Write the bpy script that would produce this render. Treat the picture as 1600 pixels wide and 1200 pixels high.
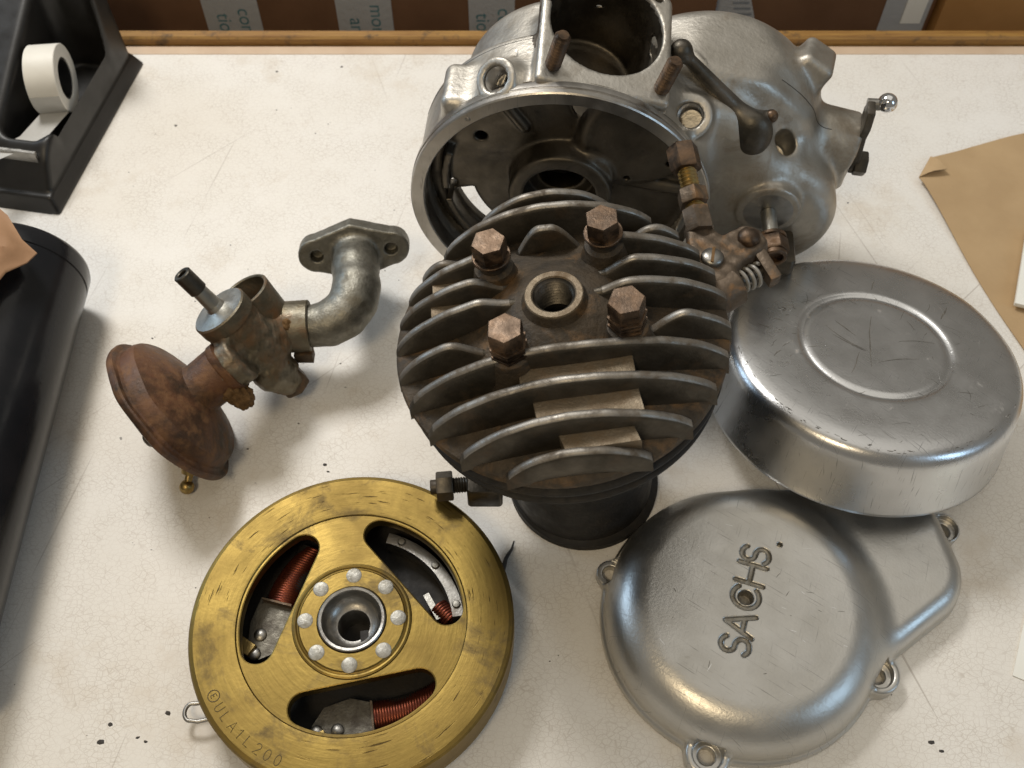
import bpy, bmesh, math, random
import numpy as np
from mathutils import Matrix, Vector, Euler

random.seed(7); np.random.seed(7)
scene = bpy.context.scene
for o in list(bpy.data.objects): bpy.data.objects.remove(o)
COL = scene.collection
R = math.radians
S = 0.001                                  # everything below is modelled in millimetres

# ---------------------------------------------------------------- camera, world, lamps, exposure
cam = bpy.data.cameras.new('camera'); cam_o = bpy.data.objects.new('camera', cam); COL.objects.link(cam_o)
cam.sensor_width = 36; cam.lens = 36.0; cam.clip_start = 0.02; cam.clip_end = 50
cam_o.location = (0, 0, 0.483); cam_o.rotation_euler = (R(33), 0, 0)
cam.dof.use_dof = True; cam.dof.focus_distance = 0.47; cam.dof.aperture_fstop = 16
scene.camera = cam_o
scene.view_settings.view_transform = 'Standard'; scene.view_settings.look = 'None'
scene.view_settings.exposure = 0.10; scene.view_settings.gamma = 1.0
w = bpy.data.worlds.new('World'); scene.world = w; w.use_nodes = True
w.node_tree.nodes['Background'].inputs[0].default_value = (0.93, 0.86, 0.74, 1)
w.node_tree.nodes['Background'].inputs[1].default_value = 0.20

def lamp(name, loc, target, size, power, color, sy=None):
    l = bpy.data.lights.new(name, 'AREA'); l.energy = power; l.color = color; l.size = size
    if sy: l.shape = 'RECTANGLE'; l.size_y = sy
    o = bpy.data.objects.new(name, l); COL.objects.link(o); o.location = loc
    o.rotation_euler = (Vector(target) - Vector(loc)).to_track_quat('-Z', 'Y').to_euler()
    return o
lamp('ceiling_lamp', (-0.42, 0.92, 1.05), (0.0, 0.35, 0), 0.30, 9.8, (1.0, 0.97, 0.92))
lamp('desk_lamp', (-0.30, -0.45, 1.25), (0.0, 0.25, 0), 0.28, 4.2, (1.0, 0.80, 0.52))
lamp('ceiling_bounce', (0.45, 1.1, 2.1), (0.3, 0.8, 0), 2.2, 8.5, (1.0, 0.95, 0.86))  # added area light in place of an unseen bright ceiling
lamp('window_side', (1.5, -0.45, 0.95), (0.1, 0.3, 0), 0.5, 3.6, (0.50, 0.74, 1.0), 0.7)
lamp('window_far', (-1.7, 1.15, 0.75), (-0.1, 0.3, 0), 0.8, 7.0, (0.55, 0.76, 1.0), 0.6)

# ---------------------------------------------------------------- materials
MATS = {}
class N:
    def __init__(s, name):
        s.m = bpy.data.materials.new(name); s.m.use_nodes = True; s.t = s.m.node_tree; s.b = s.t.nodes['Principled BSDF']
        s.co = s.t.nodes.new('ShaderNodeTexCoord').outputs['Object']
        MATS[name] = s.m
    def node(s, typ, **kw):
        n = s.t.nodes.new(typ)
        for k, v in kw.items(): setattr(n, k, v)
        return n
    def link(s, a, b): s.t.links.new(a, b)
    def put(s, inp, v):
        if hasattr(v, 'is_linked') or isinstance(v, bpy.types.NodeSocket): s.link(v, inp)
        else: inp.default_value = v
    def mapping(s, scale=(1, 1, 1), rot=(0, 0, 0), loc=(0, 0, 0), src=None):
        n = s.node('ShaderNodeMapping'); n.inputs['Scale'].default_value = scale; n.inputs['Rotation'].default_value = rot
        n.inputs['Location'].default_value = loc; s.link(src or s.co, n.inputs['Vector']); return n.outputs[0]
    def streak(s, stretch, rot, loc=(0, 0, 0), src=None):
        return s.mapping(stretch, (0, 0, 0), loc, s.mapping((1, 1, 1), (0, 0, rot), (0, 0, 0), src))
    def noise(s, scale, detail=4, rough=0.55, vec=None, dist=0.0):
        n = s.node('ShaderNodeTexNoise'); n.inputs['Scale'].default_value = scale; n.inputs['Detail'].default_value = detail
        n.inputs['Roughness'].default_value = rough; n.inputs['Distortion'].default_value = dist
        s.link(vec if vec is not None else s.co, n.inputs['Vector']); return n.outputs['Fac']
    def voro(s, scale, feature='DISTANCE_TO_EDGE', vec=None):
        n = s.node('ShaderNodeTexVoronoi', feature=feature); n.inputs['Scale'].default_value = scale
        s.link(vec if vec is not None else s.co, n.inputs['Vector']); return n.outputs['Distance']
    def ramp(s, v, a, b, lo=0.0, hi=1.0):
        n = s.node('ShaderNodeMapRange'); n.clamp = True
        s.link(v, n.inputs[0]); n.inputs[1].default_value = a; n.inputs[2].default_value = b
        n.inputs[3].default_value = lo; n.inputs[4].default_value = hi; return n.outputs[0]
    def math(s, op, a, b=0.0):
        n = s.node('ShaderNodeMath', operation=op); s.put(n.inputs[0], a); s.put(n.inputs[1], b); return n.outputs[0]
    def mix(s, f, a, b):
        n = s.node('ShaderNodeMix', data_type='RGBA')
        s.put(n.inputs[0], f); s.put(n.inputs[6], (*a, 1) if isinstance(a, tuple) else a); s.put(n.inputs[7], (*b, 1) if isinstance(b, tuple) else b)
        return n.outputs[2]
    def bump(s, h, strength=0.2, dist=0.0005, normal=None):
        n = s.node('ShaderNodeBump'); n.inputs['Strength'].default_value = strength; n.inputs['Distance'].default_value = dist
        s.link(h, n.inputs['Height'])
        if normal is not None: s.link(normal, n.inputs['Normal'])
        s.link(n.outputs[0], s.b.inputs['Normal']); return n.outputs[0]
    def set(s, color=None, metal=None, rough=None, spec=None, coat=None):
        I = s.b.inputs
        if color is not None: s.put(I['Base Color'], (*color, 1) if isinstance(color, tuple) else color)
        if metal is not None: s.put(I['Metallic'], metal)
        if rough is not None: s.put(I['Roughness'], rough)
        if spec is not None: s.put(I['Specular IOR Level'], spec)
        if coat is not None: s.put(I['Coat Weight'], coat)
        return s.m

def metal(name, c1, c2, rough=(0.3, 0.5), scale=60, grime=None, gth=(0.55, 0.75), gscale=45, bump=0.12, bscale=900, scratch=0.0, metallic=1.0):
    n = N(name)
    a = n.noise(scale, 5, 0.6); col = n.mix(n.ramp(a, 0.35, 0.65), c1, c2)
    ro = n.ramp(n.noise(scale * 2.3, 4), 0.3, 0.7, *rough)
    if scratch:
        s1 = n.noise(1.0, 2, 0.5, n.streak((60, 2600, 60), 0.6))
        s2 = n.noise(1.0, 2, 0.5, n.streak((2400, 70, 70), 0.35))
        sc = n.math('MAXIMUM', n.ramp(s1, 0.66, 0.72), n.ramp(s2, 0.68, 0.74))
        col = n.mix(n.math('MULTIPLY', sc, scratch), col, tuple(x * 0.35 for x in c1))
        ro = n.math('ADD', ro, n.math('MULTIPLY', sc, 0.2))
    met = metallic
    if grime:
        g = n.ramp(n.noise(gscale, 8, 0.65, None, 0.4), *gth)
        col = n.mix(g, col, grime); met = n.ramp(g, 0, 1, metallic, 0.1); ro = n.math('MAXIMUM', ro, n.math('MULTIPLY', g, 0.75))
    n.bump(n.noise(bscale, 3, 0.6), bump, 0.0006)
    return n.set(col, met, ro)

metal('cast_alu', (0.50, 0.475, 0.43), (0.41, 0.385, 0.34), (0.40, 0.56), 40, (0.13, 0.098, 0.062), (0.52, 0.74), 36, 0.40, 380)
metal('machined_alu', (0.50, 0.48, 0.45), (0.40, 0.38, 0.35), (0.28, 0.42), 60, (0.16, 0.13, 0.10), (0.62, 0.85), 50, 0.08, 900, 0.5)
metal('oily_shaded_alu', (0.16, 0.14, 0.112), (0.085, 0.074, 0.058), (0.35, 0.55), 35, (0.03, 0.024, 0.018), (0.48, 0.66), 32, 0.15, 600)  # oily grime, with the housing's inner shade put into the colour too
metal('cover_alu', (0.66, 0.665, 0.67), (0.60, 0.60, 0.60), (0.24, 0.36), 22, (0.30, 0.27, 0.23), (0.66, 0.76), 95, 0.10, 900, 0.75)
metal('satin_alu', (0.58, 0.57, 0.545), (0.52, 0.505, 0.47), (0.34, 0.46), 28, (0.26, 0.22, 0.16), (0.66, 0.80), 60, 0.16, 700, 0.45)
metal('steel', (0.36, 0.35, 0.33), (0.25, 0.24, 0.22), (0.28, 0.5), 90, (0.12, 0.08, 0.05), (0.55, 0.8), 80, 0.15, 900)
metal('chrome', (0.75, 0.76, 0.78), (0.6, 0.6, 0.62), (0.06, 0.14), 40, None, bump=0.02)
metal('dark_steel', (0.15, 0.135, 0.115), (0.08, 0.073, 0.06), (0.35, 0.55), 70, (0.05, 0.035, 0.022), (0.5, 0.7), 60, 0.2, 700)
metal('bolt_steel', (0.115, 0.084, 0.062), (0.068, 0.049, 0.036), (0.36, 0.55), 110, (0.14, 0.075, 0.032), (0.45, 0.7), 120, 0.2, 900)
metal('rusty_steel', (0.15, 0.115, 0.085), (0.09, 0.068, 0.048), (0.45, 0.7), 110, (0.20, 0.105, 0.04), (0.53, 0.68), 85, 0.5, 500, 0, 0.75)
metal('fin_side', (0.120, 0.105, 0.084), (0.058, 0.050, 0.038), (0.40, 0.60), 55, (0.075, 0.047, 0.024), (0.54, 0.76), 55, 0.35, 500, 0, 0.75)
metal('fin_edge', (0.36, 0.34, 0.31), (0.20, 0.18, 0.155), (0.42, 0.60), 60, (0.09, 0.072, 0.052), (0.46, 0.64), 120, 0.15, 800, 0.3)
metal('sawn_alu', (0.25, 0.205, 0.15), (0.17, 0.135, 0.092), (0.5, 0.65), 100, (0.13, 0.085, 0.042), (0.46, 0.66), 80, 0.5, 900, 0, 0.8)
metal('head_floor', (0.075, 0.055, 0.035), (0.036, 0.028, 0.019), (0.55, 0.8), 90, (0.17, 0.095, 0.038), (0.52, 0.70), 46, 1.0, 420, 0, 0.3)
metal('barrel_iron', (0.020, 0.018, 0.016), (0.012, 0.011, 0.010), (0.55, 0.75), 70, (0.022, 0.016, 0.010), (0.5, 0.7), 60, 0.3, 500, 0, 0.2)
metal('zinc_elbow', (0.27, 0.26, 0.225), (0.19, 0.18, 0.15), (0.42, 0.6), 220, (0.10, 0.085, 0.055), (0.55, 0.72), 70, 0.45, 900)
metal('zinc_body', (0.24, 0.22, 0.175), (0.17, 0.145, 0.10), (0.42, 0.62), 90, (0.15, 0.08, 0.035), (0.46, 0.64), 60, 0.5, 600)
metal('zinc_clean', (0.44, 0.43, 0.40), (0.34, 0.33, 0.29), (0.35, 0.5), 90, (0.16, 0.12, 0.07), (0.62, 0.8), 90, 0.2, 900)
metal('brass_small', (0.45, 0.33, 0.13), (0.33, 0.23, 0.09), (0.3, 0.5), 120, (0.12, 0.08, 0.04), (0.55, 0.75), 120, 0.2, 900)
metal('rivet_zinc', (0.34, 0.33, 0.30), (0.26, 0.25, 0.22), (0.42, 0.58), 250, (0.18, 0.16, 0.12), (0.5, 0.7), 200, 0.25, 900)
metal('lamination', (0.16, 0.15, 0.125), (0.10, 0.09, 0.075), (0.4, 0.6), 120, (0.04, 0.03, 0.02), (0.5, 0.7), 90, 0.3, 800)

metal('groove_dirt', (0.40, 0.385, 0.35), (0.31, 0.295, 0.26), (0.45, 0.6), 200, (0.12, 0.10, 0.07), (0.5, 0.7), 150, 0.2, 900, 0, 0.8)
metal('scuff_dark', (0.30, 0.285, 0.26), (0.17, 0.16, 0.14), (0.5, 0.7), 300, None, bump=0.1)
metal('scuff_pale', (0.80, 0.80, 0.80), (0.7, 0.7, 0.7), (0.25, 0.4), 300, None, bump=0.1)
def rust_paint():
    n = N('rust_filter')
    a = n.noise(38, 8, 0.68, None, 0.3); b = n.noise(150, 5, 0.6)
    col = n.mix(n.ramp(a, 0.36, 0.62), (0.036, 0.024, 0.015), (0.125, 0.052, 0.022))
    col = n.mix(n.ramp(b, 0.46, 0.68, 0, 0.65), col, (0.21, 0.105, 0.042))
    n.bump(n.noise(420, 6, 0.7), 0.55, 0.0008)
    return n.set(col, n.ramp(a, 0.3, 0.6, 0.45, 0.05), n.ramp(b, 0.3, 0.7, 0.42, 0.72))
rust_paint()

def brass():
    n = N('brass')
    sx = n.node('ShaderNodeSeparateXYZ'); n.link(n.co, sx.inputs[0])
    rr = n.math('SQRT', n.math('ADD', n.math('POWER', sx.outputs[0], 2.0), n.math('POWER', sx.outputs[1], 2.0)))
    an = n.math('ARCTAN2', sx.outputs[1], sx.outputs[0])
    cb = n.node('ShaderNodeCombineXYZ'); n.link(n.math('MULTIPLY', rr, 700.0), cb.inputs[0]); n.link(n.math('MULTIPLY', an, 3.2), cb.inputs[1])
    turn = n.noise(1.0, 3, 0.6, cb.outputs[0])                       # fine turning marks
    cb2 = n.node('ShaderNodeCombineXYZ'); n.link(n.math('MULTIPLY', rr, 900.0), cb2.inputs[0]); n.link(n.math('ADD', n.math('MULTIPLY', an, 4.0), 31.7), cb2.inputs[1])
    gouge = n.math('MULTIPLY', n.ramp(n.noise(1.0, 2, 0.5, cb2.outputs[0]), 0.66, 0.71), n.math('MULTIPLY', n.ramp(rr, 0.049, 0.055), n.ramp(an, -1.90, -1.78)))
    a = n.noise(26, 6, 0.62, None, 0.3)
    col = n.mix(n.ramp(a, 0.3, 0.7), (0.285, 0.200, 0.056), (0.18, 0.122, 0.038))
    col = n.mix(n.ramp(turn, 0.42, 0.70, 0, 0.55), col, (0.17, 0.12, 0.035))
    st = n.ramp(n.noise(34, 7, 0.7, n.mapping(loc=(0.31, 0.2, 0)), 0.5), 0.53, 0.68)
    col = n.mix(n.math('MULTIPLY', st, 0.8), col, (0.11, 0.082, 0.045))
    col = n.mix(gouge, col, (0.06, 0.04, 0.015))
    ro = n.math('ADD', n.ramp(a, 0.3, 0.7, 0.36, 0.52), n.math('MULTIPLY', st, 0.15))
    h = n.math('SUBTRACT', n.math('ADD', n.math('MULTIPLY', turn, 0.5), n.math('MULTIPLY', n.noise(500, 3), 0.35)), gouge)
    n.bump(h, 0.22, 0.0005)
    return n.set(col, 1.0, ro)
brass()

def plain(name, c1, c2, rough=0.5, scale=80, bump=0.1, bscale=600, spec=0.5, coat=0.0):
    n = N(name); col = n.mix(n.ramp(n.noise(scale, 5), 0.35, 0.65), c1, c2)
    n.bump(n.noise(bscale, 3), bump, 0.0004)
    return n.set(col, 0.0, n.ramp(n.noise(scale * 1.7, 3), 0.3, 0.7, rough * 0.85, rough * 1.15), spec, coat)
plain('black_plastic', (0.014, 0.013, 0.012), (0.010, 0.009, 0.008), 0.40, 60, 0.12, 1500)
plain('black_gloss', (0.010, 0.011, 0.013), (0.014, 0.014, 0.016), 0.20, 40, 0.15, 300, 0.28)
plain('tape_white', (0.74, 0.71, 0.64), (0.68, 0.65, 0.58), 0.45, 50, 0.05, 500)
plain('kraft_paper', (0.47, 0.33, 0.185), (0.42, 0.29, 0.16), 0.75, 30, 0.25, 350, 0.2)
plain('white_paper', (0.86, 0.86, 0.82), (0.82, 0.82, 0.77), 0.7, 30, 0.1, 400, 0.2)
plain('cardboard', (0.15, 0.080, 0.044), (0.12, 0.063, 0.034), 0.8, 25, 0.2, 200, 0.15)
plain('cardboard_light', (0.40, 0.21, 0.075), (0.34, 0.175, 0.06), 0.8, 25, 0.2, 200, 0.15)
plain('print_teal', (0.10, 0.22, 0.25), (0.07, 0.17, 0.20), 0.6)
plain('print_grey', (0.25, 0.27, 0.30), (0.20, 0.22, 0.25), 0.6)
plain('green_print', (0.05, 0.30, 0.015), (0.04, 0.24, 0.012), 0.5)
plain('tan_card', (0.36, 0.21, 0.115), (0.28, 0.155, 0.08), 0.65, 45, 0.35, 250, 0.3)
plain('pale_border', (0.60, 0.46, 0.33), (0.54, 0.40, 0.28), 0.5, 40)
plain('dirt', (0.035, 0.033, 0.032), (0.06, 0.052, 0.045), 0.8, 300)
plain('rust_crumb', (0.10, 0.058, 0.026), (0.17, 0.10, 0.045), 0.85, 260, 0.7, 700, 0.2)
plain('floor_paint', (0.12, 0.10, 0.085), (0.10, 0.08, 0.07), 0.6)
plain('engraved_brass', (0.10, 0.07, 0.025), (0.07, 0.05, 0.018), 0.6)
plain('spring_wire', (0.30, 0.29, 0.27), (0.2, 0.19, 0.17), 0.35)

def copper():
    n = N('copper_wire')
    col = n.mix(n.ramp(n.noise(140, 4), 0.35, 0.65), (0.20, 0.050, 0.024), (0.11, 0.028, 0.018))
    return n.set(col, 0.8, 0.38)
copper()

def film(name, col, alpha):
    n = N(name); n.bump(n.noise(220, 4), 0.6, 0.001); n.b.inputs['Alpha'].default_value = alpha
    return n.set(col, 0.0, 0.25)
film('clear_tape', (0.62, 0.65, 0.68), 0.52); film('loose_tape', (0.70, 0.69, 0.66), 0.55); film('bag_film', (0.62, 0.58, 0.64), 0.42)

def laminate():
    n = N('laminate')
    wob = n.node('ShaderNodeMixRGB'); wob.blend_type = 'ADD'; wob.inputs[0].default_value = 0.0035
    n.link(n.co, wob.inputs[1])
    nz = n.node('ShaderNodeTexNoise'); nz.inputs['Scale'].default_value = 90; n.link(n.co, nz.inputs['Vector']); n.link(nz.outputs['Color'], wob.inputs[2])
    v = wob.outputs[0]
    e1 = n.voro(250, vec=n.mapping((1.0, 1.6, 1), (0, 0, 0.3), src=v)); e2 = n.voro(360, vec=n.mapping((1.5, 1.0, 1), (0, 0, -0.35), src=v))
    crz = n.math('MAXIMUM', n.ramp(e1, 0.0, 0.07, 1, 0), n.math('MULTIPLY', n.ramp(e2, 0.0, 0.06, 1, 0), 0.7))
    crz = n.math('MULTIPLY', crz, n.ramp(n.noise(45, 4), 0.35, 0.6, 0.25, 1.0))
    big = n.noise(7, 5, 0.6)
    col = n.mix(n.ramp(big, 0.35, 0.7), (0.790, 0.768, 0.730), (0.735, 0.705, 0.650))
    col = n.mix(n.math('MULTIPLY', crz, 0.50), col, (0.42, 0.36, 0.30))
    s1 = n.ramp(n.noise(1.0, 1, 0.4, n.streak((4, 330, 4), 1.25, (0.1, 0.3, 0))), 0.74, 0.76)
    s2 = n.ramp(n.noise(1.0, 1, 0.4, n.streak((330, 4, 4), 0.22, (0.4, 0.0, 0))), 0.745, 0.765)
    s3 = n.ramp(n.noise(1.0, 1, 0.4, n.streak((4, 350, 4), -0.75, (0.7, 0.1, 0))), 0.745, 0.765)
    sc = n.math('MULTIPLY', n.math('MAXIMUM', s1, n.math('MAXIMUM', s2, s3)), n.ramp(n.noise(12, 2), 0.4, 0.6, 0.05, 0.45))
    col = n.mix(sc, col, (0.30, 0.25, 0.21))
    sp = n.ramp(n.noise(210, 2, 0.4), 0.78, 0.80); col = n.mix(n.math('MULTIPLY', sp, 0.8), col, (0.10, 0.09, 0.085))
    st = n.ramp(n.noise(16, 6, 0.7, n.mapping(loc=(0.5, 0.2, 0))), 0.56, 0.76, 0, 0.45); col = n.mix(st, col, (0.50, 0.40, 0.28))
    n.bump(n.math('MULTIPLY', n.math('ADD', crz, sc), -1.0), 0.12, 0.0002)
    return n.set(col, 0.0, n.ramp(big, 0.3, 0.7, 0.36, 0.50), 0.35)
laminate()

def wood():
    n = N('wood_strip')
    g = n.noise(1.0, 6, 0.7, n.mapping((25, 500, 500))); k = n.noise(70, 5, 0.7)
    col = n.mix(n.ramp(g, 0.35, 0.65), (0.36, 0.20, 0.05), (0.22, 0.105, 0.026))
    col = n.mix(n.ramp(k, 0.56, 0.70, 0, 0.85), col, (0.07, 0.045, 0.025))
    n.bump(g, 0.3, 0.0005)
    return n.set(col, 0.0, 0.5)
wood()

# ---------------------------------------------------------------- geometry helpers
def frame(o, z, xh=(1, 0, 0)):
    z = Vector(z).normalized(); x = Vector(xh); x = x - z * x.dot(z)
    if x.length < 1e-4: x = Vector((0, 1, 0)) - z * z.y
    x.normalize(); y = z.cross(x)
    return Matrix(((x.x, y.x, z.x, o[0]), (x.y, y.y, z.y, o[1]), (x.z, y.z, z.z, o[2]), (0, 0, 0, 1)))
I4 = Matrix.Identity(4)

class G:
    """collects shapes in millimetres; build() links them as one mesh object"""
    def __init__(s): s.v = []; s.f = []; s.m = []
    def add(s, vs, fs, mi=0, M=None):
        b = len(s.v)
        s.v += [tuple(M @ Vector(p)) for p in vs] if M is not None else [tuple(p) for p in vs]
        s.f += [tuple(i + b for i in f) for f in fs]; s.m += [mi] * len(fs); return s
    def lathe(s, prof, M=I4, n=48, mi=0, mis=None):
        vs = []; rings = []
        for r, z in prof:
            if r < 1e-6: rings.append([len(vs)]); vs.append((0, 0, z))
            else:
                rings.append(list(range(len(vs), len(vs) + n)))
                vs += [(r * math.cos(2 * math.pi * k / n), r * math.sin(2 * math.pi * k / n), z) for k in range(n)]
        for q in range(len(rings) - 1):
            a, b = rings[q], rings[q + 1]; fs = []
            if len(a) == 1 and len(b) == 1: continue
            for k in range(n):
                k2 = (k + 1) % n
                if len(a) == 1: fs.append((a[0], b[k2], b[k]))
                elif len(b) == 1: fs.append((a[k], a[k2], b[0]))
                else: fs.append((a[k], a[k2], b[k2], b[k]))
            base = len(s.v) if q == 0 else base
            if q == 0: s.v += [tuple(M @ Vector(p)) for p in vs]
            s.f += [tuple(i + base for i in reversed(f)) for f in fs]; s.m += [(mis[q] if mis else mi)] * len(fs)
        return s
    def cyl(s, a, b, r, r2=None, n=24, mi=0, bev=0.0):
        a = Vector(a); b = Vector(b); L = (b - a).length; r2 = r if r2 is None else r2
        M = frame(a, b - a)
        if bev: return s.lathe([(0, 0), (r - bev, 0), (r, bev), (r2, L - bev), (r2 - bev, L), (0, L)], M, n, mi)
        return s.lathe([(0, 0), (r, 0), (r2, L), (0, L)], M, n, mi)
    def pipe(s, a, b, ro, ri, depth=None, n=32, mi=0, bev=0.5):
        a = Vector(a); b = Vector(b); L = (b - a).length; d = L - (depth or L * 0.8)
        return s.lathe([(0, 0), (ro - bev, 0), (ro, bev), (ro, L - bev), (ro - bev, L), (ri + bev, L), (ri, L - bev), (ri, d), (0, d)], frame(a, b - a), n, mi)
    def tube(s, pts, r, n=12, mi=0, cap=True, flat=1.0):
        pts = [Vector(p) for p in pts]; rs = r if hasattr(r, '__len__') else [r] * len(pts)
        t0 = (pts[1] - pts[0]).normalized(); x = t0.orthogonal().normalized(); b = len(s.v)
        for i, p in enumerate(pts):
            t = (pts[min(i + 1, len(pts) - 1)] - pts[max(i - 1, 0)]).normalized()
            x = (x - t * x.dot(t)).normalized(); y = t.cross(x)
            for k in range(n):
                a = 2 * math.pi * k / n; s.v.append(tuple(p + x * (rs[i] * math.cos(a)) + y * (rs[i] * flat * math.sin(a))))
        for i in range(len(pts) - 1):
            for k in range(n):
                k2 = (k + 1) % n; s.f.append((b + i * n + k, b + i * n + k2, b + (i + 1) * n + k2, b + (i + 1) * n + k)); s.m.append(mi)
        if cap:
            s.f.append(tuple(b + k for k in reversed(range(n)))); s.m.append(mi)
            e = b + (len(pts) - 1) * n; s.f.append(tuple(e + k for k in range(n))); s.m.append(mi)
        return s
    def prism(s, out, z0, z1, M=I4, bev=0.0, mi=0, mtop=None):
        n = len(out); P = [Vector((x, y)) for x, y in out]
        area = sum(P[i].x * P[(i + 1) % n].y - P[(i + 1) % n].x * P[i].y for i in range(n))
        if area < 0: P.reverse()
        def inset(d):
            o = []
            for i in range(n):
                e1 = (P[i] - P[i - 1]).normalized(); e2 = (P[(i + 1) % n] - P[i]).normalized()
                n1 = Vector((-e1.y, e1.x)); n2 = Vector((-e2.y, e2.x)); m = n1 + n2
                m = m / max(0.35, m.length_squared) * 2 if m.length > 1e-5 else n1
                o.append(P[i] + m * d * 0.5 * 1.0 if False else P[i] + m * d * 0.5)
            return o
        lay = [(inset(bev), z0), (P, z0 + bev), (P, z1 - bev), (inset(bev), z1)] if bev else [(P, z0), (P, z1)]
        vs = []; fs = []
        for L, z in lay: vs += [(q.x, q.y, z) for q in L]
        for l in range(len(lay) - 1):
            for i in range(n): fs.append((l * n + i, l * n + (i + 1) % n, (l + 1) * n + (i + 1) % n, (l + 1) * n + i))
        s.add(vs, fs, mi, M)
        s.f.append(tuple(len(s.v) - len(vs) + i for i in reversed(range(n)))); s.m.append(mi)
        s.f.append(tuple(len(s.v) - n + i for i in range(n))); s.m.append(mi if mtop is None else mtop)
        return s
    def box(s, c, h, M=I4, bev=0.4, mi=0, round_=0.0):
        r = max(round_, 0.01)
        out = rrect(h[0], h[1], r, 4 if round_ else 1)
        return s.prism(out, -h[2], h[2], M @ Matrix.Translation(Vector(c)), bev, mi)
    def hexa(s, a, b, af, mi=0, ch=0.8, rot=0.0):
        a = Vector(a); b = Vector(b); L = (b - a).length; r = af / math.sqrt(3)
        M = frame(a, b - a) @ Matrix.Rotation(rot, 4, 'Z')
        return s.prism([(r * math.cos(k * math.pi / 3), r * math.sin(k * math.pi / 3)) for k in range(6)], 0, L, M, ch, mi)
    def ball(s, c, r, n=20, mi=0, sc=(1, 1, 1)):
        pr = [(r * math.sin(math.pi * k / (n // 2)), -r * math.cos(math.pi * k / (n // 2))) for k in range(n // 2 + 1)]
        pr[0] = (0, -r); pr[-1] = (0, r)
        return s.lathe(pr, Matrix.Translation(Vector(c)) @ Matrix.Diagonal((*sc, 1)), n, mi)
    def thread(s, a, b, r, pitch, depth=None, n=20, mi=0):
        a = Vector(a); b = Vector(b); L = (b - a).length; k = max(2, int(L / pitch)); d = depth or pitch * 0.45
        pr = [(0, 0)]
        for i in range(k): pr += [(r - d, i * L / k), (r, (i + 0.5) * L / k)]
        pr += [(r - d, L), (0, L)]
        return s.lathe(pr, frame(a, b - a), n, mi)
    def build(s, name, mats, parent=None, sharp=38, smooth=True):
        return mesh_obj(name, s.v, s.f, mats, parent, s.m, sharp, smooth)

def rrect(hx, hy, r, k=5):
    o = []
    for cx, cy, a0 in ((hx - r, hy - r, 0), (-hx + r, hy - r, 90), (-hx + r, -hy + r, 180), (hx - r, -hy + r, 270)):
        for i in range(k + 1):
            a = R(a0 + 90 * i / k); o.append((cx + r * math.cos(a), cy + r * math.sin(a)))
    if k == 1: o = [(hx, hy), (-hx, hy), (-hx, -hy), (hx, -hy)]
    return o

def mesh_obj(name, v, f, mats, parent=None, mi=None, sharp=38, smooth=True):
    me = bpy.data.meshes.new(name)
    va = np.asarray(v, dtype=np.float64) * S
    if isinstance(f, np.ndarray):
        me.vertices.add(len(va)); me.vertices.foreach_set('co', va.ravel())
        k = f.shape[1]; me.loops.add(f.size); me.loops.foreach_set('vertex_index', f.astype(np.int32).ravel())
        me.polygons.add(len(f)); me.polygons.foreach_set('loop_start', np.arange(0, f.size, k, dtype=np.int32))
        me.update(calc_edges=True)
    else: me.from_pydata([tuple(p) for p in va], [], f)
    for m in (mats if isinstance(mats, (list, tuple)) else [mats]): me.materials.append(MATS[m])
    if mi is not None: me.polygons.foreach_set('material_index', np.asarray(mi, dtype=np.int32))
    if not isinstance(f, np.ndarray):
        bm = bmesh.new(); bm.from_mesh(me); bmesh.ops.recalc_face_normals(bm, faces=bm.faces); bm.to_mesh(me); bm.free()
    me.polygons.foreach_set('use_smooth', [smooth] * len(me.polygons)); me.update()
    if smooth and sharp: me.set_sharp_from_angle(angle=R(sharp))
    o = bpy.data.objects.new(name, me); COL.objects.link(o); o.parent = parent
    return o

def tag(o, label, cat, group=None):
    o['label'] = label; o['category'] = cat
    if group: o['group'] = group
    return o
def thing(name, label, cat, loc=(0, 0, 0), rot=(0, 0, 0), group=None):
    o = bpy.data.objects.new(name, None); COL.objects.link(o); o.location = Vector(loc) * S; o.rotation_euler = rot
    o.empty_display_size = 0.01; return tag(o, label, cat, group)
def struct(o): o['kind'] = 'structure'; return o
def stuff(o): o['kind'] = 'stuff'; return o

# signed distance shapes + surface nets, for the castings
def smin(a, b, k):
    h = np.maximum(k - np.abs(a - b), 0) / k; return np.minimum(a, b) - h * h * k * 0.25
def smax(a, b, k): return -smin(-a, -b, k)
def sd_cyl(X, Y, Z, a, b, r, rnd=0.0, r2=None):
    a = np.array(a, float); b = np.array(b, float); L = np.linalg.norm(b - a); u = (b - a) / L
    px, py, pz = X - a[0], Y - a[1], Z - a[2]; t = px * u[0] + py * u[1] + pz * u[2]
    rad = np.sqrt(np.maximum(px * px + py * py + pz * pz - t * t, 0))
    rr = r if r2 is None else r + (r2 - r) * np.clip(t / L, 0, 1)
    dx = rad - (rr - rnd); dy = np.abs(t - L / 2) - (L / 2 - rnd)
    return np.minimum(np.maximum(dx, dy), 0) + np.sqrt(np.maximum(dx, 0) ** 2 + np.maximum(dy, 0) ** 2) - rnd
def sd_cap(X, Y, Z, a, b, r1, r2=None):
    a = np.array(a, float); b = np.array(b, float); d = b - a; L2 = d @ d; r2 = r1 if r2 is None else r2
    t = np.clip(((X - a[0]) * d[0] + (Y - a[1]) * d[1] + (Z - a[2]) * d[2]) / L2, 0, 1)
    return np.sqrt((X - a[0] - t * d[0]) ** 2 + (Y - a[1] - t * d[1]) ** 2 + (Z - a[2] - t * d[2]) ** 2) - (r1 + (r2 - r1) * t)
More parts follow.
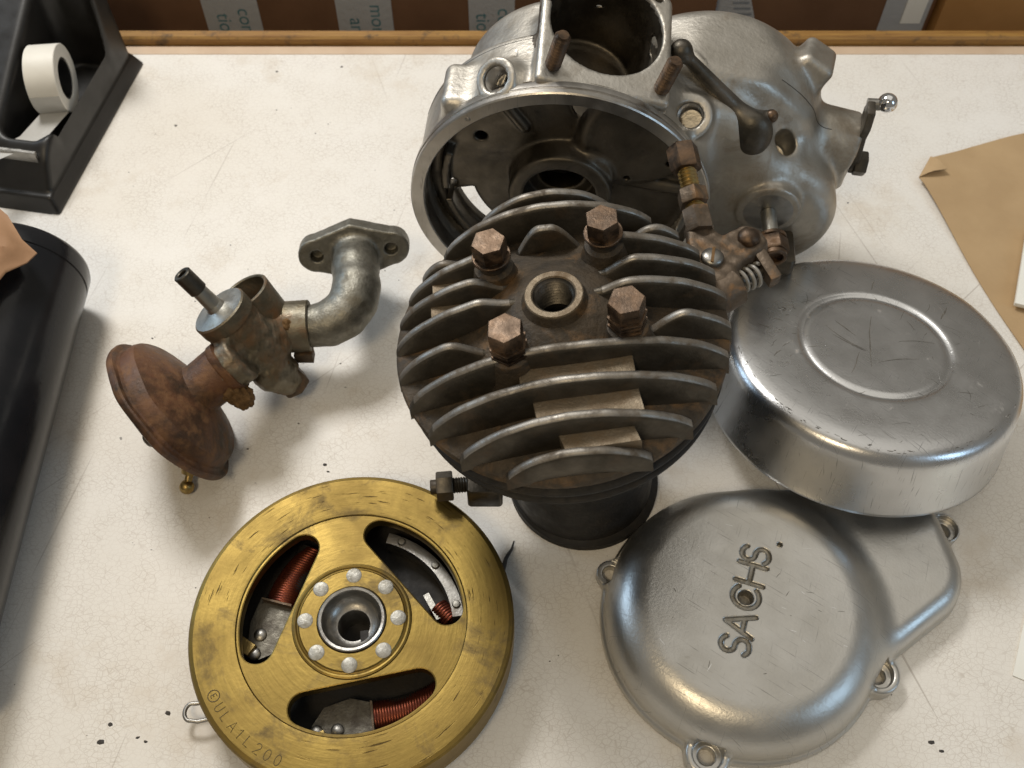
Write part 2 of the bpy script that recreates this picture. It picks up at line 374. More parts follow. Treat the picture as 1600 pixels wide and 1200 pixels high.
def sd_box(X, Y, Z, c, h, M=None, rnd=1.0):
    px, py, pz = X - c[0], Y - c[1], Z - c[2]
    if M is not None:
        q = [px * M[0][i] + py * M[1][i] + pz * M[2][i] for i in range(3)]
    else: q = [px, py, pz]
    d = [np.abs(q[i]) - (h[i] - rnd) for i in range(3)]
    return np.sqrt(sum(np.maximum(e, 0) ** 2 for e in d)) + np.minimum(np.maximum(d[0], np.maximum(d[1], d[2])), 0) - rnd
def sd_ball(X, Y, Z, c, r): return np.sqrt((X - c[0]) ** 2 + (Y - c[1]) ** 2 + (Z - c[2]) ** 2) - r

def nets(fn, lo, hi, h):
    ax = [np.arange(lo[i], hi[i] + h, h) for i in range(3)]
    X, Y, Z = np.meshgrid(*[a.astype(np.float32) for a in ax], indexing='ij')
    D = fn(X, Y, Z).astype(np.float32); ins = D < 0
    nx, ny, nz = D.shape; cnt = np.zeros((nx - 1, ny - 1, nz - 1), np.int8)
    for i in (0, 1):
        for j in (0, 1):
            for k in (0, 1): cnt += ins[i:nx - 1 + i, j:ny - 1 + j, k:nz - 1 + k]
    act = (cnt > 0) & (cnt < 8); ids = np.full(cnt.shape, -1, np.int64); ci = np.argwhere(act); ids[act] = np.arange(len(ci))
    acc = np.zeros((len(ci), 3)); num = np.zeros(len(ci)); c0, c1, c2 = ci.T
    for axis in range(3):
        for p in (0, 1):
            for q in (0, 1):
                o = [0, 0, 0]; e = [(axis + 1) % 3, (axis + 2) % 3]; o[e[0]] = p; o[e[1]] = q; o2 = list(o); o2[axis] = 1
                d0 = D[c0 + o[0], c1 + o[1], c2 + o[2]]; d1 = D[c0 + o2[0], c1 + o2[1], c2 + o2[2]]
                m = (d0 < 0) != (d1 < 0); t = np.where(m, d0 / np.where(m, d0 - d1, 1), 0)
                pos = np.array(o, float)[None, :].repeat(len(ci), 0); pos[:, axis] = t
                acc[m] += pos[m]; num[m] += 1
    V = (ci + acc / num[:, None]) * h + np.array(lo)
    F = []
    for axis in range(3):
        e0, e1 = (axis + 1) % 3, (axis + 2) % 3
        sl0 = [slice(None)] * 3; sl1 = [slice(None)] * 3; sl0[axis] = slice(0, -1); sl1[axis] = slice(1, None)
        a = ins[tuple(sl0)]; b = ins[tuple(sl1)]; E = np.argwhere(a != b)
        E = E[(E[:, e0] > 0) & (E[:, e1] > 0) & (E[:, e0] < D.shape[e0] - 1) & (E[:, e1] < D.shape[e1] - 1)]
        flip = a[E[:, 0], E[:, 1], E[:, 2]]
        def cell(p, q):
            C = E.copy(); C[:, e0] -= p; C[:, e1] -= q; return ids[C[:, 0], C[:, 1], C[:, 2]]
        Q = np.stack([cell(0, 0), cell(1, 0), cell(1, 1), cell(0, 1)], 1)
        Q[~flip] = Q[~flip][:, ::-1]; F.append(Q)
    F = np.concatenate(F); F = F[(F >= 0).all(1)]
    for it in range(2):                                             # pull the vertices onto the surface
        e = h * 0.25; x, y, z = V.T
        d = fn(x, y, z); g = np.stack([fn(x + e, y, z) - fn(x - e, y, z), fn(x, y + e, z) - fn(x, y - e, z), fn(x, y, z + e) - fn(x, y, z - e)], 1) / (2 * e)
        step = -(d / np.maximum((g * g).sum(1), 0.25))[:, None] * g; l = np.linalg.norm(step, axis=1, keepdims=True)
        V = V + step * np.minimum(1, 0.4 * h / np.maximum(l, 1e-9)) * 0.8
    return V, F
def casting(name, fn, lo, hi, h, mats, parent=None, pick=None, sharp=None):
    V, F = nets(fn, lo, hi, h); mi = pick(V[F].mean(1)) if pick else None
    return mesh_obj(name, V, F, mats, parent, mi, sharp)

def curve_plate(loops, thick, bev, res=1):
    """flat plate with holes from closed 2D loops (first = outline), bevelled edges; returns verts, faces (mm, z 0..thick)"""
    cu = bpy.data.curves.new('tmp', 'CURVE'); cu.dimensions = '2D'; cu.fill_mode = 'BOTH'; cu.extrude = (thick / 2 - bev) ; cu.bevel_depth = bev; cu.bevel_resolution = 1
    cu.offset = -bev
    for L in loops:
        sp = cu.splines.new('POLY'); sp.points.add(len(L) - 1); sp.use_cyclic_u = True
        for i, (x, y) in enumerate(L): sp.points[i].co = (x, y, 0, 1)
    o = bpy.data.objects.new('tmp', cu); COL.objects.link(o); dg = bpy.context.evaluated_depsgraph_get()
    me = bpy.data.meshes.new_from_object(o.evaluated_get(dg))
    v = [(p.co.x, p.co.y, p.co.z + thick / 2) for p in me.vertices]; f = [tuple(p.vertices) for p in me.polygons]
    bpy.data.objects.remove(o); bpy.data.curves.remove(cu); bpy.data.meshes.remove(me)
    return v, f
def text_mesh(txt, size):
    cu = bpy.data.curves.new('tmp', 'FONT'); cu.body = txt; cu.size = size; cu.align_x = 'CENTER'; cu.align_y = 'CENTER'
    o = bpy.data.objects.new('tmp', cu); COL.objects.link(o); dg = bpy.context.evaluated_depsgraph_get()
    me = bpy.data.meshes.new_from_object(o.evaluated_get(dg))
    v = [tuple(p.co) for p in me.vertices]; f = [tuple(p.vertices) for p in me.polygons]
    bpy.data.objects.remove(o); bpy.data.curves.remove(cu); bpy.data.meshes.remove(me)
    return v, f
def arc(cx, cy, rx, ry, a0, a1, k=10):
    return [(cx + rx * math.cos(R(a0 + (a1 - a0) * i / k)), cy + ry * math.sin(R(a0 + (a1 - a0) * i / k))) for i in range(k + 1)]
STROKE = {  # single-stroke capitals in a box about 0.62 wide, 1 high
    'S': [arc(.31, .74, .27, .25, 25, 250, 10) + arc(.31, .25, .29, .255, 80, -150, 12)],
    'A': [[(0, 0), (.34, 1), (.68, 0)], [(.13, .36), (.55, .36)]],
    'C': [arc(.36, .5, .36, .48, 42, 318, 16)],
    'H': [[(0, 0), (0, 1)], [(.6, 0), (.6, 1)], [(0, .5), (.6, .5)]],
    'U': [[(0, 1), (0, .3)] + arc(.28, .28, .28, .28, 180, 360, 8) + [(.56, 1)]],
    'L': [[(0, 1), (0, 0), (.5, 0)]],
    '1': [[(.05, .75), (.3, 1), (.3, 0)]],
    '2': [arc(.28, .72, .27, .27, 165, -35, 9) + [(0, 0), (.58, 0)]],
    '0': [arc(.29, .5, .28, .5, 0, 360, 18)],
    'E': [[(.5, 1), (0, 1), (0, 0), (.5, 0)], [(0, .5), (.42, .5)]],
}

# ---------------------------------------------------------------- the setting
g = G(); g.box((40, 205, -12), (640, 397, 12), bev=0.6); struct(g.build('table_top', 'laminate'))
g = G(); g.prism([(602.6, -24), (602.6, 5.5), (604, 7), (610, 7), (611.5, 5.5), (611.5, -24)], -600, 680, Matrix(((0, 0, 1, 0), (1, 0, 0, 0), (0, 1, 0, 0), (0, 0, 0, 1))))
struct(g.build('table_edge_strip', 'wood_strip'))
g = G(); g.box((40, 597.2, 0.15), (638, 4.2, 0.2), bev=0.05); struct(g.build('table_border_strip', 'pale_border'))
g = G(); g.box((40, 500, -725), (2500, 2500, 5)); struct(g.build('floor', 'floor_paint'))

# cartons standing on the floor behind the table
def carton(label, x0, x1, y0, y1, ztop, m):
    o = thing('cardboard_box', label, 'cardboard box', ((x0 + x1) / 2, (y0 + y1) / 2, -720), group='boxes behind the table')
    hx, hy, H = (x1 - x0) / 2, (y1 - y0) / 2, ztop + 720
    g = G(); g.box((0, 0, H / 2), (hx, hy, H / 2), bev=2.0); g.build('body', m, o)
    for s in (-1, 1):
        f = G(); f.box((0, s * hy / 2, H + 1.6), (hx - 1, hy / 2 - 0.6, 1.5), bev=0.4); f.build('flap', m, o)
    return o, hx, hy, H
b1, hx1, hy1, H1 = carton('dark brown cardboard box with three printed tape strips behind the table', -420, 150, 642, 960, 60, 'cardboard')
b2, hx2, hy2, H2 = carton('dark brown cardboard box with white label behind the table, right of the engine casting', 154, 314, 650, 930, 50, 'cardboard')
b3, hx3, hy3, H3 = carton('lighter orange brown cardboard box at the far right behind the table', 318, 700, 644, 940, 70, 'cardboard_light')
def face_strip(o, hy, H, xc, wd, mat, name, off=0.4, z0=-160, z1=60, slant=0.0, th=0.25):
    g = G(); g.prism([(xc - wd / 2, H - 60 + z0), (xc + wd / 2, H - 60 + z0), (xc + wd / 2 + slant, H - 60 + z1 - 4), (xc - wd / 2 + slant, H - 60 + z1 - 4)], 0, th, Matrix(((1, 0, 0, 0), (0, 0, -1, -hy - off), (0, 1, 0, 0), (0, 0, 0, 1))))
    return g.build(name, mat, o)
for xc, wd, a, b in ((-207, 41, 'tions', 'com'), (-109, 41, 'and', 'more'), (-15, 34, 'tions', 'com')):
    t = face_strip(b1, hy1, H1, xc + 135, wd, 'clear_tape', 'packing_tape', 0.3)
    for k, (tx, dx) in enumerate(((a, -7), (b, 9))):
        v, f = text_mesh(tx, 15)
        # print runs down the tape
        v2 = [(xc + 135 + dx + p[1], -hy1 - 0.62, H1 - 60 - 11 - (1 - k) * 6 - p[0]) for p in v]
        mesh_obj('tape_print', v2, f, 'print_teal', t, None, None, False)
face_strip(b2, hy2, H2, 60, 34, 'clear_tape', 'packing_tape', 0.3)
face_strip(b2, hy2, H2, 66, 15, 'white_paper', 'label', 0.7, -7, 60)
t = face_strip(b2, hy2, H2, -52, 40, 'clear_tape', 'packing_tape', 0.3, -60, 60, -40)
v, f = text_mesh('IIIIIII', 20); mesh_obj('tape_print', [(-56 + p[1] * 0.9 + p[0] * 0.35 - 4, -hy2 - 0.7, H2 - 64 - p[0]) for p in v], f, 'print_grey', t, None, None, False)
face_strip(b2, hy2, H2, -74, 7, 'green_print', 'green_strip', 0.5, -40, 60, -30)

# ---------------------------------------------------------------- tape dispenser
td = thing('tape_dispenser', 'black plastic tape dispenser standing at the far left corner of the table', 'tape dispenser', (-318, 520, 0), (0, 0, R(-9.8)))
def disp(X, Y, Z):
    t = np.clip(Z / 11, 0, 1)
    base = smax(smax(np.abs(X) - (47 - 4.5 * t), np.abs(Y) - (73 - 4 * t), 2), np.maximum(-Z, Z - 11), 1)
    body = smax(np.abs(X) - (42.0 - 0.02 * Z), np.maximum(Y - 69, -Y - 66 + (Z - 11) * 0.62) * 0.85, 4)
    body = smax(body, (Z - (36 + (Y + 45) * 0.42)) * 0.92, 5)
    d = smin(base, np.maximum(body, -Z), 1.5)
    q0 = np.abs(X - 23) - 15 + 10 - 0.05 * (Z - 12); q1 = np.abs(Y - 4) - 46 - 0.10 * (Z - 12) + 10
    cav = np.sqrt(np.maximum(q0, 0) ** 2 + np.maximum(q1, 0) ** 2) + np.minimum(np.maximum(q0, q1), 0) - 10
    cav = smax(cav, 13 - Z, 3)
    return smax(d, -cav, 5)
casting('shell', disp, (-52, -80, -2), (52, 80, 92), 1.3, 'black_plastic', td, sharp=45)
g = G(); g.box((23, -55, 31), (13, 1.0, 4), bev=0.3); g.build('cutter', 'steel', td)
tr = thing('tape_roll', 'white roll of adhesive tape sitting in the black dispenser', 'tape roll', (-294, 519, 41), (0, 0, R(6)))
Mr = frame((-9.5, 0, 0), (1, 0, 0))
g = G(); g.lathe([(20, 0.4), (20.4, 0), (20.9, 0), (21.3, 0.4), (21.3, 18.6), (20.9, 19), (14, 19), (13, 18.6), (13, 0.4), (14, 0), (20, 0.4)], Mr, 64); g.build('tape_winding', 'tape_white', tr)
g = G(); g.lathe([(13, 1), (13, 18), (11.6, 18), (11.6, 1), (13, 1)], Mr, 48); g.build('core', 'black_plastic', tr)
pts = [(0, -21.5 * math.cos(R(a)), -21.5 * math.sin(R(a))) for a in (-10, 5, 20, 35)] + [(-10, -36, -13), (-26, -56, -8), (-40, -72, -2)]
vs = [];
for p in pts: vs += [(p[0] - 9, p[1], p[2]), (p[0] + 9, p[1], p[2])]
n_ = len(vs); vs += [(x, y - 0.1, z + 0.12) for x, y, z in vs]; q_ = [(2 * i, 2 * i + 1, 2 * i + 3, 2 * i + 2) for i in range(len(pts) - 1)]
g = G(); g.add(vs, q_ + [tuple(n_ + j for j in reversed(f)) for f in q_]); g.build('loose_end', 'loose_tape', tr)

# crumpled clear film beside the dispenser
def sheet(name, P00, P10, P01, P11, nx, ny, amp, mat, th=0.3, seed=1, parent=None):
    rnd = np.random.RandomState(seed); ph = rnd.rand(6) * 6; vs = []
    for j in range(ny + 1):
        for i in range(nx + 1):
            u, w_ = i / nx, j / ny
            p = (np.array(P00) * (1 - u) + np.array(P10) * u) * (1 - w_) + (np.array(P01) * (1 - u) + np.array(P11) * u) * w_
            p = p + np.array((0.4, 0.3, 1)) * amp * (math.sin(u * 9 + ph[0] + w_ * 4) * math.sin(w_ * 7 + ph[1]) + 0.5 * math.sin(u * 19 + w_ * 13 + ph[2]))
            vs.append(p)
    n = len(vs); vs2 = vs + [p - np.array((0, 0, th)) for p in vs]; fs = []
    for j in range(ny):
        for i in range(nx):
            a = j * (nx + 1) + i; q = (a, a + 1, a + nx + 2, a + nx + 1); fs.append(q); fs.append(tuple(n + k for k in reversed(q)))
    per = [i for i in range(nx + 1)] + [(nx + 1) * j + nx for j in range(1, ny + 1)] + [(nx + 1) * ny + i for i in range(nx - 1, -1, -1)] + [(nx + 1) * j for j in range(ny - 1, 0, -1)]
    for k in range(len(per)): a, b = per[k], per[(k + 1) % len(per)]; fs.append((a, b, b + n, a + n))
    return mesh_obj(name, vs2, fs, mat, parent, None, 50)
tag(sheet('plastic_film', (-410, 470, 1), (-352, 480, 30), (-420, 585, 40), (-338, 575, 78), 26, 26, 3.5, 'bag_film', 0.2, 4),
    'piece of clear crinkled plastic film beside the tape dispenser at the left edge', 'plastic film')

# ---------------------------------------------------------------- black tube with the tan piece on it
tb = thing('black_tube', 'glossy black tube lying along the left edge of the table', 'tube', (-275, 372, 36.2), (0, 0, R(1.0)))
g = G(); Mt = frame((0, 0, 0), (0, -1, 0)); g.lathe([(0, 1.5), (27, 1.5), (30, 0.5), (33.5, 0), (35.2, 1.2), (36, 3.5), (36, 12), (35.4, 12.6), (35.4, 13.6), (36, 14.2), (36, 250), (34, 251), (0, 251)], Mt, 96); g.build('body', 'black_gloss', tb)
g = G(); g.lathe([(24, 0.9), (26.4, 0.7), (26.4, 1.7), (24, 1.7)], Mt, 64); g.build('end_cap', 'black_plastic', tb)
rim_pts = [(-312, 392, 78), (-284, 384, 80), (-264, 366, 82), (-254, 352, 79), (-245.5, 345, 76), (-248, 337, 77), (-255, 328, 80), (-262, 306, 83), (-276, 286, 84), (-315, 280, 84)]
ctr = [(-300, 340, 96), (-272, 340, 92), (-258, 341, 86)]
vs = []; rows = 9
for p in rim_pts:
    q = Vector(min(ctr, key=lambda c: (Vector(c) - Vector(p)).length))
    for k in range(rows):
        t = k / (rows - 1); v = Vector(p).lerp(q, t); v.z += 1.6 * math.sin(t * 3.1 + p[1] * 0.09) * math.sin(p[0] * 0.13 + t * 4) * (1 - 0.5 * t); vs.append(v)
m = len(rim_pts); fs = [((i * rows + k), ((i + 1) * rows + k), ((i + 1) * rows + k + 1), (i * rows + k + 1)) for i in range(m - 1) for k in range(rows - 1)]
n_ = len(vs); vs += [v - Vector((0, 0, 0.7)) for v in vs]; fs += [tuple(n_ + j for j in reversed(f)) for f in fs]
for i in range(m - 1): fs.append((i * rows, i * rows + n_, (i + 1) * rows + n_, (i + 1) * rows))
tn = mesh_obj('tan_wrapper', vs, fs, 'tan_card', None, None, 60)
tag(tn, 'tan creased wrapper corner with a pointed tip lying on the black tube', 'wrapper')

# ---------------------------------------------------------------- papers at the right
kp = thing('kraft_paper', 'brown kraft paper sheet with a folded corner under the right edge', 'paper', (262, 468, 0.3))
def curl_sheet(poly, z, th, name, mat, parent, lift=None):
    g = G(); g.prism(poly, z, z + th); o = g.build(name, mat, parent, 30)
    return o
vs = []; nx, ny = 30, 40
T2, T1, B, RT, RB = np.array((10.5, 19.5)), np.array((-1.0, 1.0)), np.array((46, -190)), np.array((190, 78)), np.array((230, -150))
for j in range(ny + 1):
    w_ = j / ny; le = T2 + (T1 - T2) * (w_ / 0.1) if w_ < 0.1 else T1 + (B - T1) * ((w_ - 0.1) / 0.9); ri = RT + (RB - RT) * w_
    for i in range(nx + 1):
        u = (i / nx) ** 1.3; p = le + (ri - le) * u
        z = 1.0 + 2.6 * math.exp(-((u) ** 2 / 0.01 + (w_ - 0.1) ** 2 / 0.03)) + 1.4 * math.exp(-(u - 0.35 - 0.3 * w_) ** 2 / 0.01) + 0.6 * math.sin(w_ * 8 + u * 5)
        vs.append((p[0] + 1.0 * math.sin(w_ * 9) * (w_ > 0.12), p[1] + 1.5 * math.sin(u * 7) * min(1, u * 6), z))
fs = [(j * (nx + 1) + i, j * (nx + 1) + i + 1, (j + 1) * (nx + 1) + i + 1, (j + 1) * (nx + 1) + i) for j in range(ny) for i in range(nx)]
n0 = len(vs); vs += [(x, y, z - 0.35) for x, y, z in vs]; fs += [tuple(n0 + k for k in reversed(q)) for q in list(fs)]
mesh_obj('sheet', vs, fs, 'kraft_paper', kp, None, 50)
fl = []; k = 8                                                       # the corner turned back over the sheet
for i in range(k + 1):
    t = i / k; e = T2 * (1 - t) + T1 * t; ap = np.array((17.5, 6.0))
    for q in range(5): r = q / 4; pos = e + (ap - e) * r; fl.append((pos[0], pos[1], 3.9 + 3.2 * math.sin(min(1, r * 1.25) * math.pi * 0.72)))
g = G(); n1 = len(fl); ff = [(i * 5 + q, (i + 1) * 5 + q, (i + 1) * 5 + q + 1, i * 5 + q + 1) for i in range(k) for q in range(4)]
g.add(fl + [(x, y, z + 0.35) for x, y, z in fl], ff + [tuple(n1 + j for j in reversed(f)) for f in ff]); g.build('folded_corner', 'kraft_paper', kp, 60)
g = G(); g.prism([(294.7, 366.3), (318, 425), (420, 395), (400, 330)], 3.2, 6.0, bev=0.2); tag(g.build('paper_pad', 'white_paper'), 'white paper pad lying on the brown paper at the right edge', 'paper pad')
g = G(); g.prism([(237.4, 148.5), (262, 200), (340, 170), (320, 110)], 0.1, 0.7, bev=0.05); tag(g.build('paper_slip', 'white_paper'), 'white paper slip at the lower right edge of the table', 'paper slip')

# ---------------------------------------------------------------- brass flywheel with its stator
fw = thing('flywheel', 'round brass flywheel with three windows showing copper coils', 'flywheel', (-73.2, 164.6, 0)); fw.scale = (1.03, 1.03, 1.0)
Rf, Tz = 72.0, 32.0
g = G(); g.lathe([(50.6, 31.0), (51.4, 32.0), (53, 32.2), (69.6, 32.2), (71.2, 31.7), (72, 30.4), (72.2, 22), (72, 10), (71.5, 9), (66, 9), (66, 24.5), (50.6, 25.0)], n=160); g.build('rim', 'brass', fw, 16)
wins = []
for c in (42, 162, 282):
    L = []; r1, ch, rr = 49.4, 27.6, 7.0                              # rounded circular segment
    ha = math.acos((ch + rr) / (r1 - rr)); pc = [((r1 - rr) * math.cos(s * ha), (r1 - rr) * math.sin(s * ha)) for s in (-1, 1)]
    L += [(r1 * math.cos(-ha + 2 * ha * i / 30), r1 * math.sin(-ha + 2 * ha * i / 30)) for i in range(31)]
    a0 = math.degrees(ha); L += [(pc[1][0] + rr * math.cos(R(a)), pc[1][1] + rr * math.sin(R(a))) for a in np.linspace(a0, 180, 12)[1:]]
    L += [(pc[0][0] + rr * math.cos(R(a)), pc[0][1] + rr * math.sin(R(a))) for a in np.linspace(180, 360 - a0, 12)[:-1]]
    ca, sa = math.cos(R(c)), math.sin(R(c)); wins.append([(x * ca - y * sa, x * sa + y * ca) for x, y in L])
circ = lambda r, n: [(r * math.cos(2 * math.pi * k / n), r * math.sin(2 * math.pi * k / n)) for k in range(n)]
v, f = curve_plate([circ(53.0, 144), circ(25.0, 96)] + wins, 6.2, 0.7)
mesh_obj('web', [(x, y, z + 25.1) for x, y, z in v], f, 'brass', fw, None, 40)
g = G(); g.lathe([(26.8, 31.0), (26.4, 31.9), (25.6, 32.2), (24.9, 32.0), (24.4, 31.5), (23.8, 31.7), (23.2, 32.3), (15.6, 32.4), (15.2, 32.0), (15.2, 24), (25, 24), (26.8, 25)], n=96); hub = g.build('hub_plate', 'brass', fw, 24)
for k in range(8):
    a = R(92 + 45 * k); g = G(); g.lathe([(0, 0.3), (3.0, 0.28), (3.5, 0.1), (3.6, -0.3), (3.6, -2)], Matrix.Translation((20.6 * math.cos(a), 20.6 * math.sin(a), 32.35)), 24); g.build('rivet', 'rivet_zinc', fw)
g = G(); g.lathe([(15.1, 31.6), (15.0, 33.2), (14.5, 33.6), (13.4, 33.4), (12.9, 32.5), (12.6, 28), (9.6, 24.5), (7.4, 24), (7.0, 23.4), (6.9, 6)], n=80); hb = g.build('hub', 'steel', fw)
g = G(); g.box((4.4, -5.6, 23.0), (1.9, 2.6, 1.3), Matrix.Rotation(R(8), 4, 'Z'), 0.2); g.build('keyway', 'barrel_iron', hb)
# stator below
g = G(); g.lathe([(0, 6), (63.5, 6), (64.5, 5), (64.5, 2.5), (63, 2), (0, 2)], n=96); g.build('stator_plate', 'barrel_iron', fw)
g = G(); g.lathe([(65.6, 10.5), (70, 10.5), (70.6, 8), (69, 2), (60, 0.3), (0, 0.3)], n=96); g.build('stator_rim', 'barrel_iron', fw)
g = G(); g.lathe([(0, 5), (8, 5), (8, 19), (14, 19), (14.5, 18), (14.5, 5)], n=48); g.build('stator_boss', 'dark_steel', fw)
def coil_unit(c, flip=1):
    M = Matrix.Rotation(R(c), 4, 'Z') @ Matrix.Diagonal((1, flip, 1, 1))                                # x = outward, y = along the rim (anticlockwise)
    g = G()
    # laminated core segment with its arm
    g.prism([(45, -22), (49, -9), (49, 4), (33, 4), (29, -6), (31, -18), (38, -24)], 7, 14, M, 0.4)
    core = g.build('core', 'lamination', fw)
    for y in (-22, -13):
        h = G(); h.lathe([(0, 1.4), (2.0, 1.2), (2.9, 0.4), (2.9, -1)], M @ Matrix.Translation((41 if y == -22 else 42, y, 14.2)), 20); sc = h.build('screw', 'steel', fw)
    w_ = G(); n = 24; y0, y1 = 4, 32
    for k in range(n):
        y = y0 + (y1 - y0) * k / (n - 1); xc = 39.5 - 0.011 * (y - 10) ** 2; ring = []
        for q in range(20):
            a = 2 * math.pi * q / 20; ring.append(M @ Vector((xc + (7.2 - 0.06 * k) * math.cos(a), y, 10.5 + 6.6 * math.sin(a))))
        w_.tube(ring + [ring[0]], 0.72, 6, 0, False)
    w_.build('coil_winding', 'copper_wire', fw, 60)
    h = G(); h.cyl(M @ Vector((39.5, 3, 10.5)), M @ Vector((36, 33, 10.5)), 6.6, 6.2, 24); h.build('bobbin', 'barrel_iron', fw)
    h = G(); h.prism([(47, 2), (47.6, 3), (33, 3.6), (32.6, 2.4)], 5, 17.5, M, 0.2); h.build('cheek', 'rusty_steel', fw)
    # contact pieces
    h = G(); h.box((38, -33, 15), (4.2, 3.0, 2.0), M @ Matrix.Rotation(0.3, 4, 'Z'), 0.4); h.cyl(M @ Vector((44, -31, 14)), M @ Vector((44, -31, 19)), 2.3, bev=0.4); h.build('terminal', 'brass_small', fw)
coil_unit(282 - 1); coil_unit(162 + 2, -1)
# pole shoe with rivets and pick-up in the upper right window
M = Matrix.Rotation(R(42), 4, 'Z'); g = G()
o_ = [(49.6 * math.cos(R(a)), 49.6 * math.sin(R(a))) for a in np.linspace(-34, 34, 22)]; i_ = [(44.2 * math.cos(R(a)), 44.2 * math.sin(R(a))) for a in np.linspace(34, -34, 22)]
g.prism(o_ + i_, 8, 18, M, 0.3); ps = g.build('pole_shoe', 'steel', fw)
for a in (-27, 0, 25):
    h = G(); h.lathe([(0, 1.0), (1.5, 0.8), (2.0, 0), (2.0, -1)], M @ Matrix.Translation((47 * math.cos(R(a)), 47 * math.sin(R(a)), 18.2)), 16); h.build('shoe_rivet', 'rivet_zinc', ps)
h = G(); h.box((36, -6, 13), (1.6, 7.0, 1.0), M @ Matrix.Rotation(R(-12), 4, 'Z'), 0.3); h.build('contact_blade', 'zinc_clean', fw)
h = G(); 
for k in range(7): h.tube([M @ Vector((36 + 4.4 * math.cos(a) + 0.1 * k, -15 - 1.4 * k, 11 + 4.4 * math.sin(a))) for a in np.linspace(0, 2 * math.pi, 15)], 0.7, 6, 0, False)
h.build('coil_end', 'copper_wire', fw, 60)
# wire terminal loop at the left
g = G(); g.tube([(-64, -29.5, 8), (-70, -30.5, 8)] + [(-71.5 + 3.6 * math.cos(q) * 0.8, -34.3 + 3.8 * math.sin(q), 8.2) for q in np.linspace(R(80), R(280), 14)] + [(-68, -38.4, 8), (-62, -37, 8)], 0.95, 10)
g.build('terminal_loop', 'steel', fw)
# stamped characters round the rim
def stamp(ch, ang, r, size):
    g = G(); a = R(ang); up = Vector((-math.cos(a), -math.sin(a), 0)); rt = Vector((-math.sin(a), math.cos(a), 0)) 
    o = Vector((r * math.cos(a), r * math.sin(a), 32.22))
    for st in STROKE[ch]: g.tube([o + rt * ((x - 0.3) * size) + up * ((y - 0.5) * size) for x, y in st], 0.17, 5, 0, True, 1.0)
    return g.build('stamped_character', 'engraved_brass', fw, None)
rs = 65.3
for k, ch in enumerate('ULA1L200'):
    stamp(ch, 216.4 + k * 4.4, rs, 4.3 if ch.isalpha() else 4.5)
a = R(211.2); g = G(); c0 = Vector((rs * math.cos(a), rs * math.sin(a), 32.22))
g.tube([c0 + Vector((2.5 * math.cos(q), 2.5 * math.sin(q), 0)) for q in np.linspace(0, 2 * math.pi, 25)], 0.24, 5, 0, False)
up = Vector((-math.cos(a), -math.sin(a), 0)); rt = Vector((-math.sin(a), math.cos(a), 0))
for st in STROKE['E']: g.tube([c0 + rt * ((x - 0.25) * 2.4) + up * ((y - 0.5) * 2.4) for x, y in st], 0.22, 5)
g.build('stamped_emblem', 'engraved_brass', fw, None)

# ---------------------------------------------------------------- round cover resting on the lettered cover
rc = thing('round_cover', 'large round polished aluminium cover leaning on the lettered cover', 'engine cover', (183.5, 293.5, 15.3))
nn = Vector((0.05, 0.2, 1)).normalized(); rc.rotation_euler = nn.to_track_quat('Z', 'Y').to_euler()
prof = [(0, 41.0), (20, 41.0), (33, 40.9), (35.6, 40.7), (36.4, 40.2), (37.2, 40.0), (38.2, 40.1), (39.2, 40.9), (40.2, 41.3), (42, 41.3), (55, 40.9), (64, 40.4), (69, 39.7), (71.8, 38.7), (73.7, 37.1), (75.0, 34.9), (75.7, 32.3), (76.1, 28), (77.2, 16), (78.6, 2), (79.0, 0.6), (78.6, 0), (76, 0), (75.6, 1), (74.5, 16), (73, 33), (60, 37), (0, 38)]
g = G(); n = 192; g.lathe(prof, n=n)
def dent(p):
    x, y, z = p; d = 0.35 * math.sin(x * 0.11 + 1) * math.sin(y * 0.09) + 0.25 * math.sin(x * 0.05 - y * 0.07)
    d -= 1.1 * math.exp(-((x - 48) ** 2 + (y + 38) ** 2) / 60.0) + 0.8 * math.exp(-((x - 57) ** 2 + (y + 18) ** 2) / 90.0)
    return (x, y, z + d * 0.6) if z > 30 else (x, y, z)
g.v = [dent(p) for p in g.v]; cv = g.build('cover_shell', 'cover_alu', rc, 50)

def scuffs(parent, mat, zf, paths, name='scuff_marks'):
    g = G()
    for pts, wd in paths:
        P_ = [Vector((x, y, zf(x, y) + 0.05)) for x, y in pts]; vs = []; n = len(P_)
        for i, p in enumerate(P_):
            t = (P_[min(i + 1, n - 1)] - P_[max(i - 1, 0)]); nrm = Vector((-t.y, t.x, 0)).normalized() * (wd * math.sin(math.pi * (i + 0.35) / (n - 0.3)) + 0.03)
            vs += [p + nrm, p - nrm]
        g.add(vs, [(2 * i, 2 * i + 1, 2 * i + 3, 2 * i + 2) for i in range(n - 1)])
    return stuff(g.build(name, mat, parent, None))
def wander(rd, x, y, a, L, bend=0.5, n=7):
    out = []
    for i in range(n): out.append((x, y)); a += rd.uniform(-bend, bend) * 0.5; x += L / n * math.cos(a); y += L / n * math.sin(a)
    return out
def prof_z(x, y):
    r = math.hypot(x, y); z = 40
    for (r0, z0), (r1, z1) in zip(prof, prof[1:]):
        if r0 <= r <= r1: z = z0 + (z1 - z0) * (r - r0) / max(1e-6, r1 - r0); break
    return dent((x, y, z))[2]
rd = random.Random(11); dark = []; pale = []; CS = 1 if (rc.rotation_euler.to_matrix() @ Vector((1, 0, 0))).x > 0 else -1
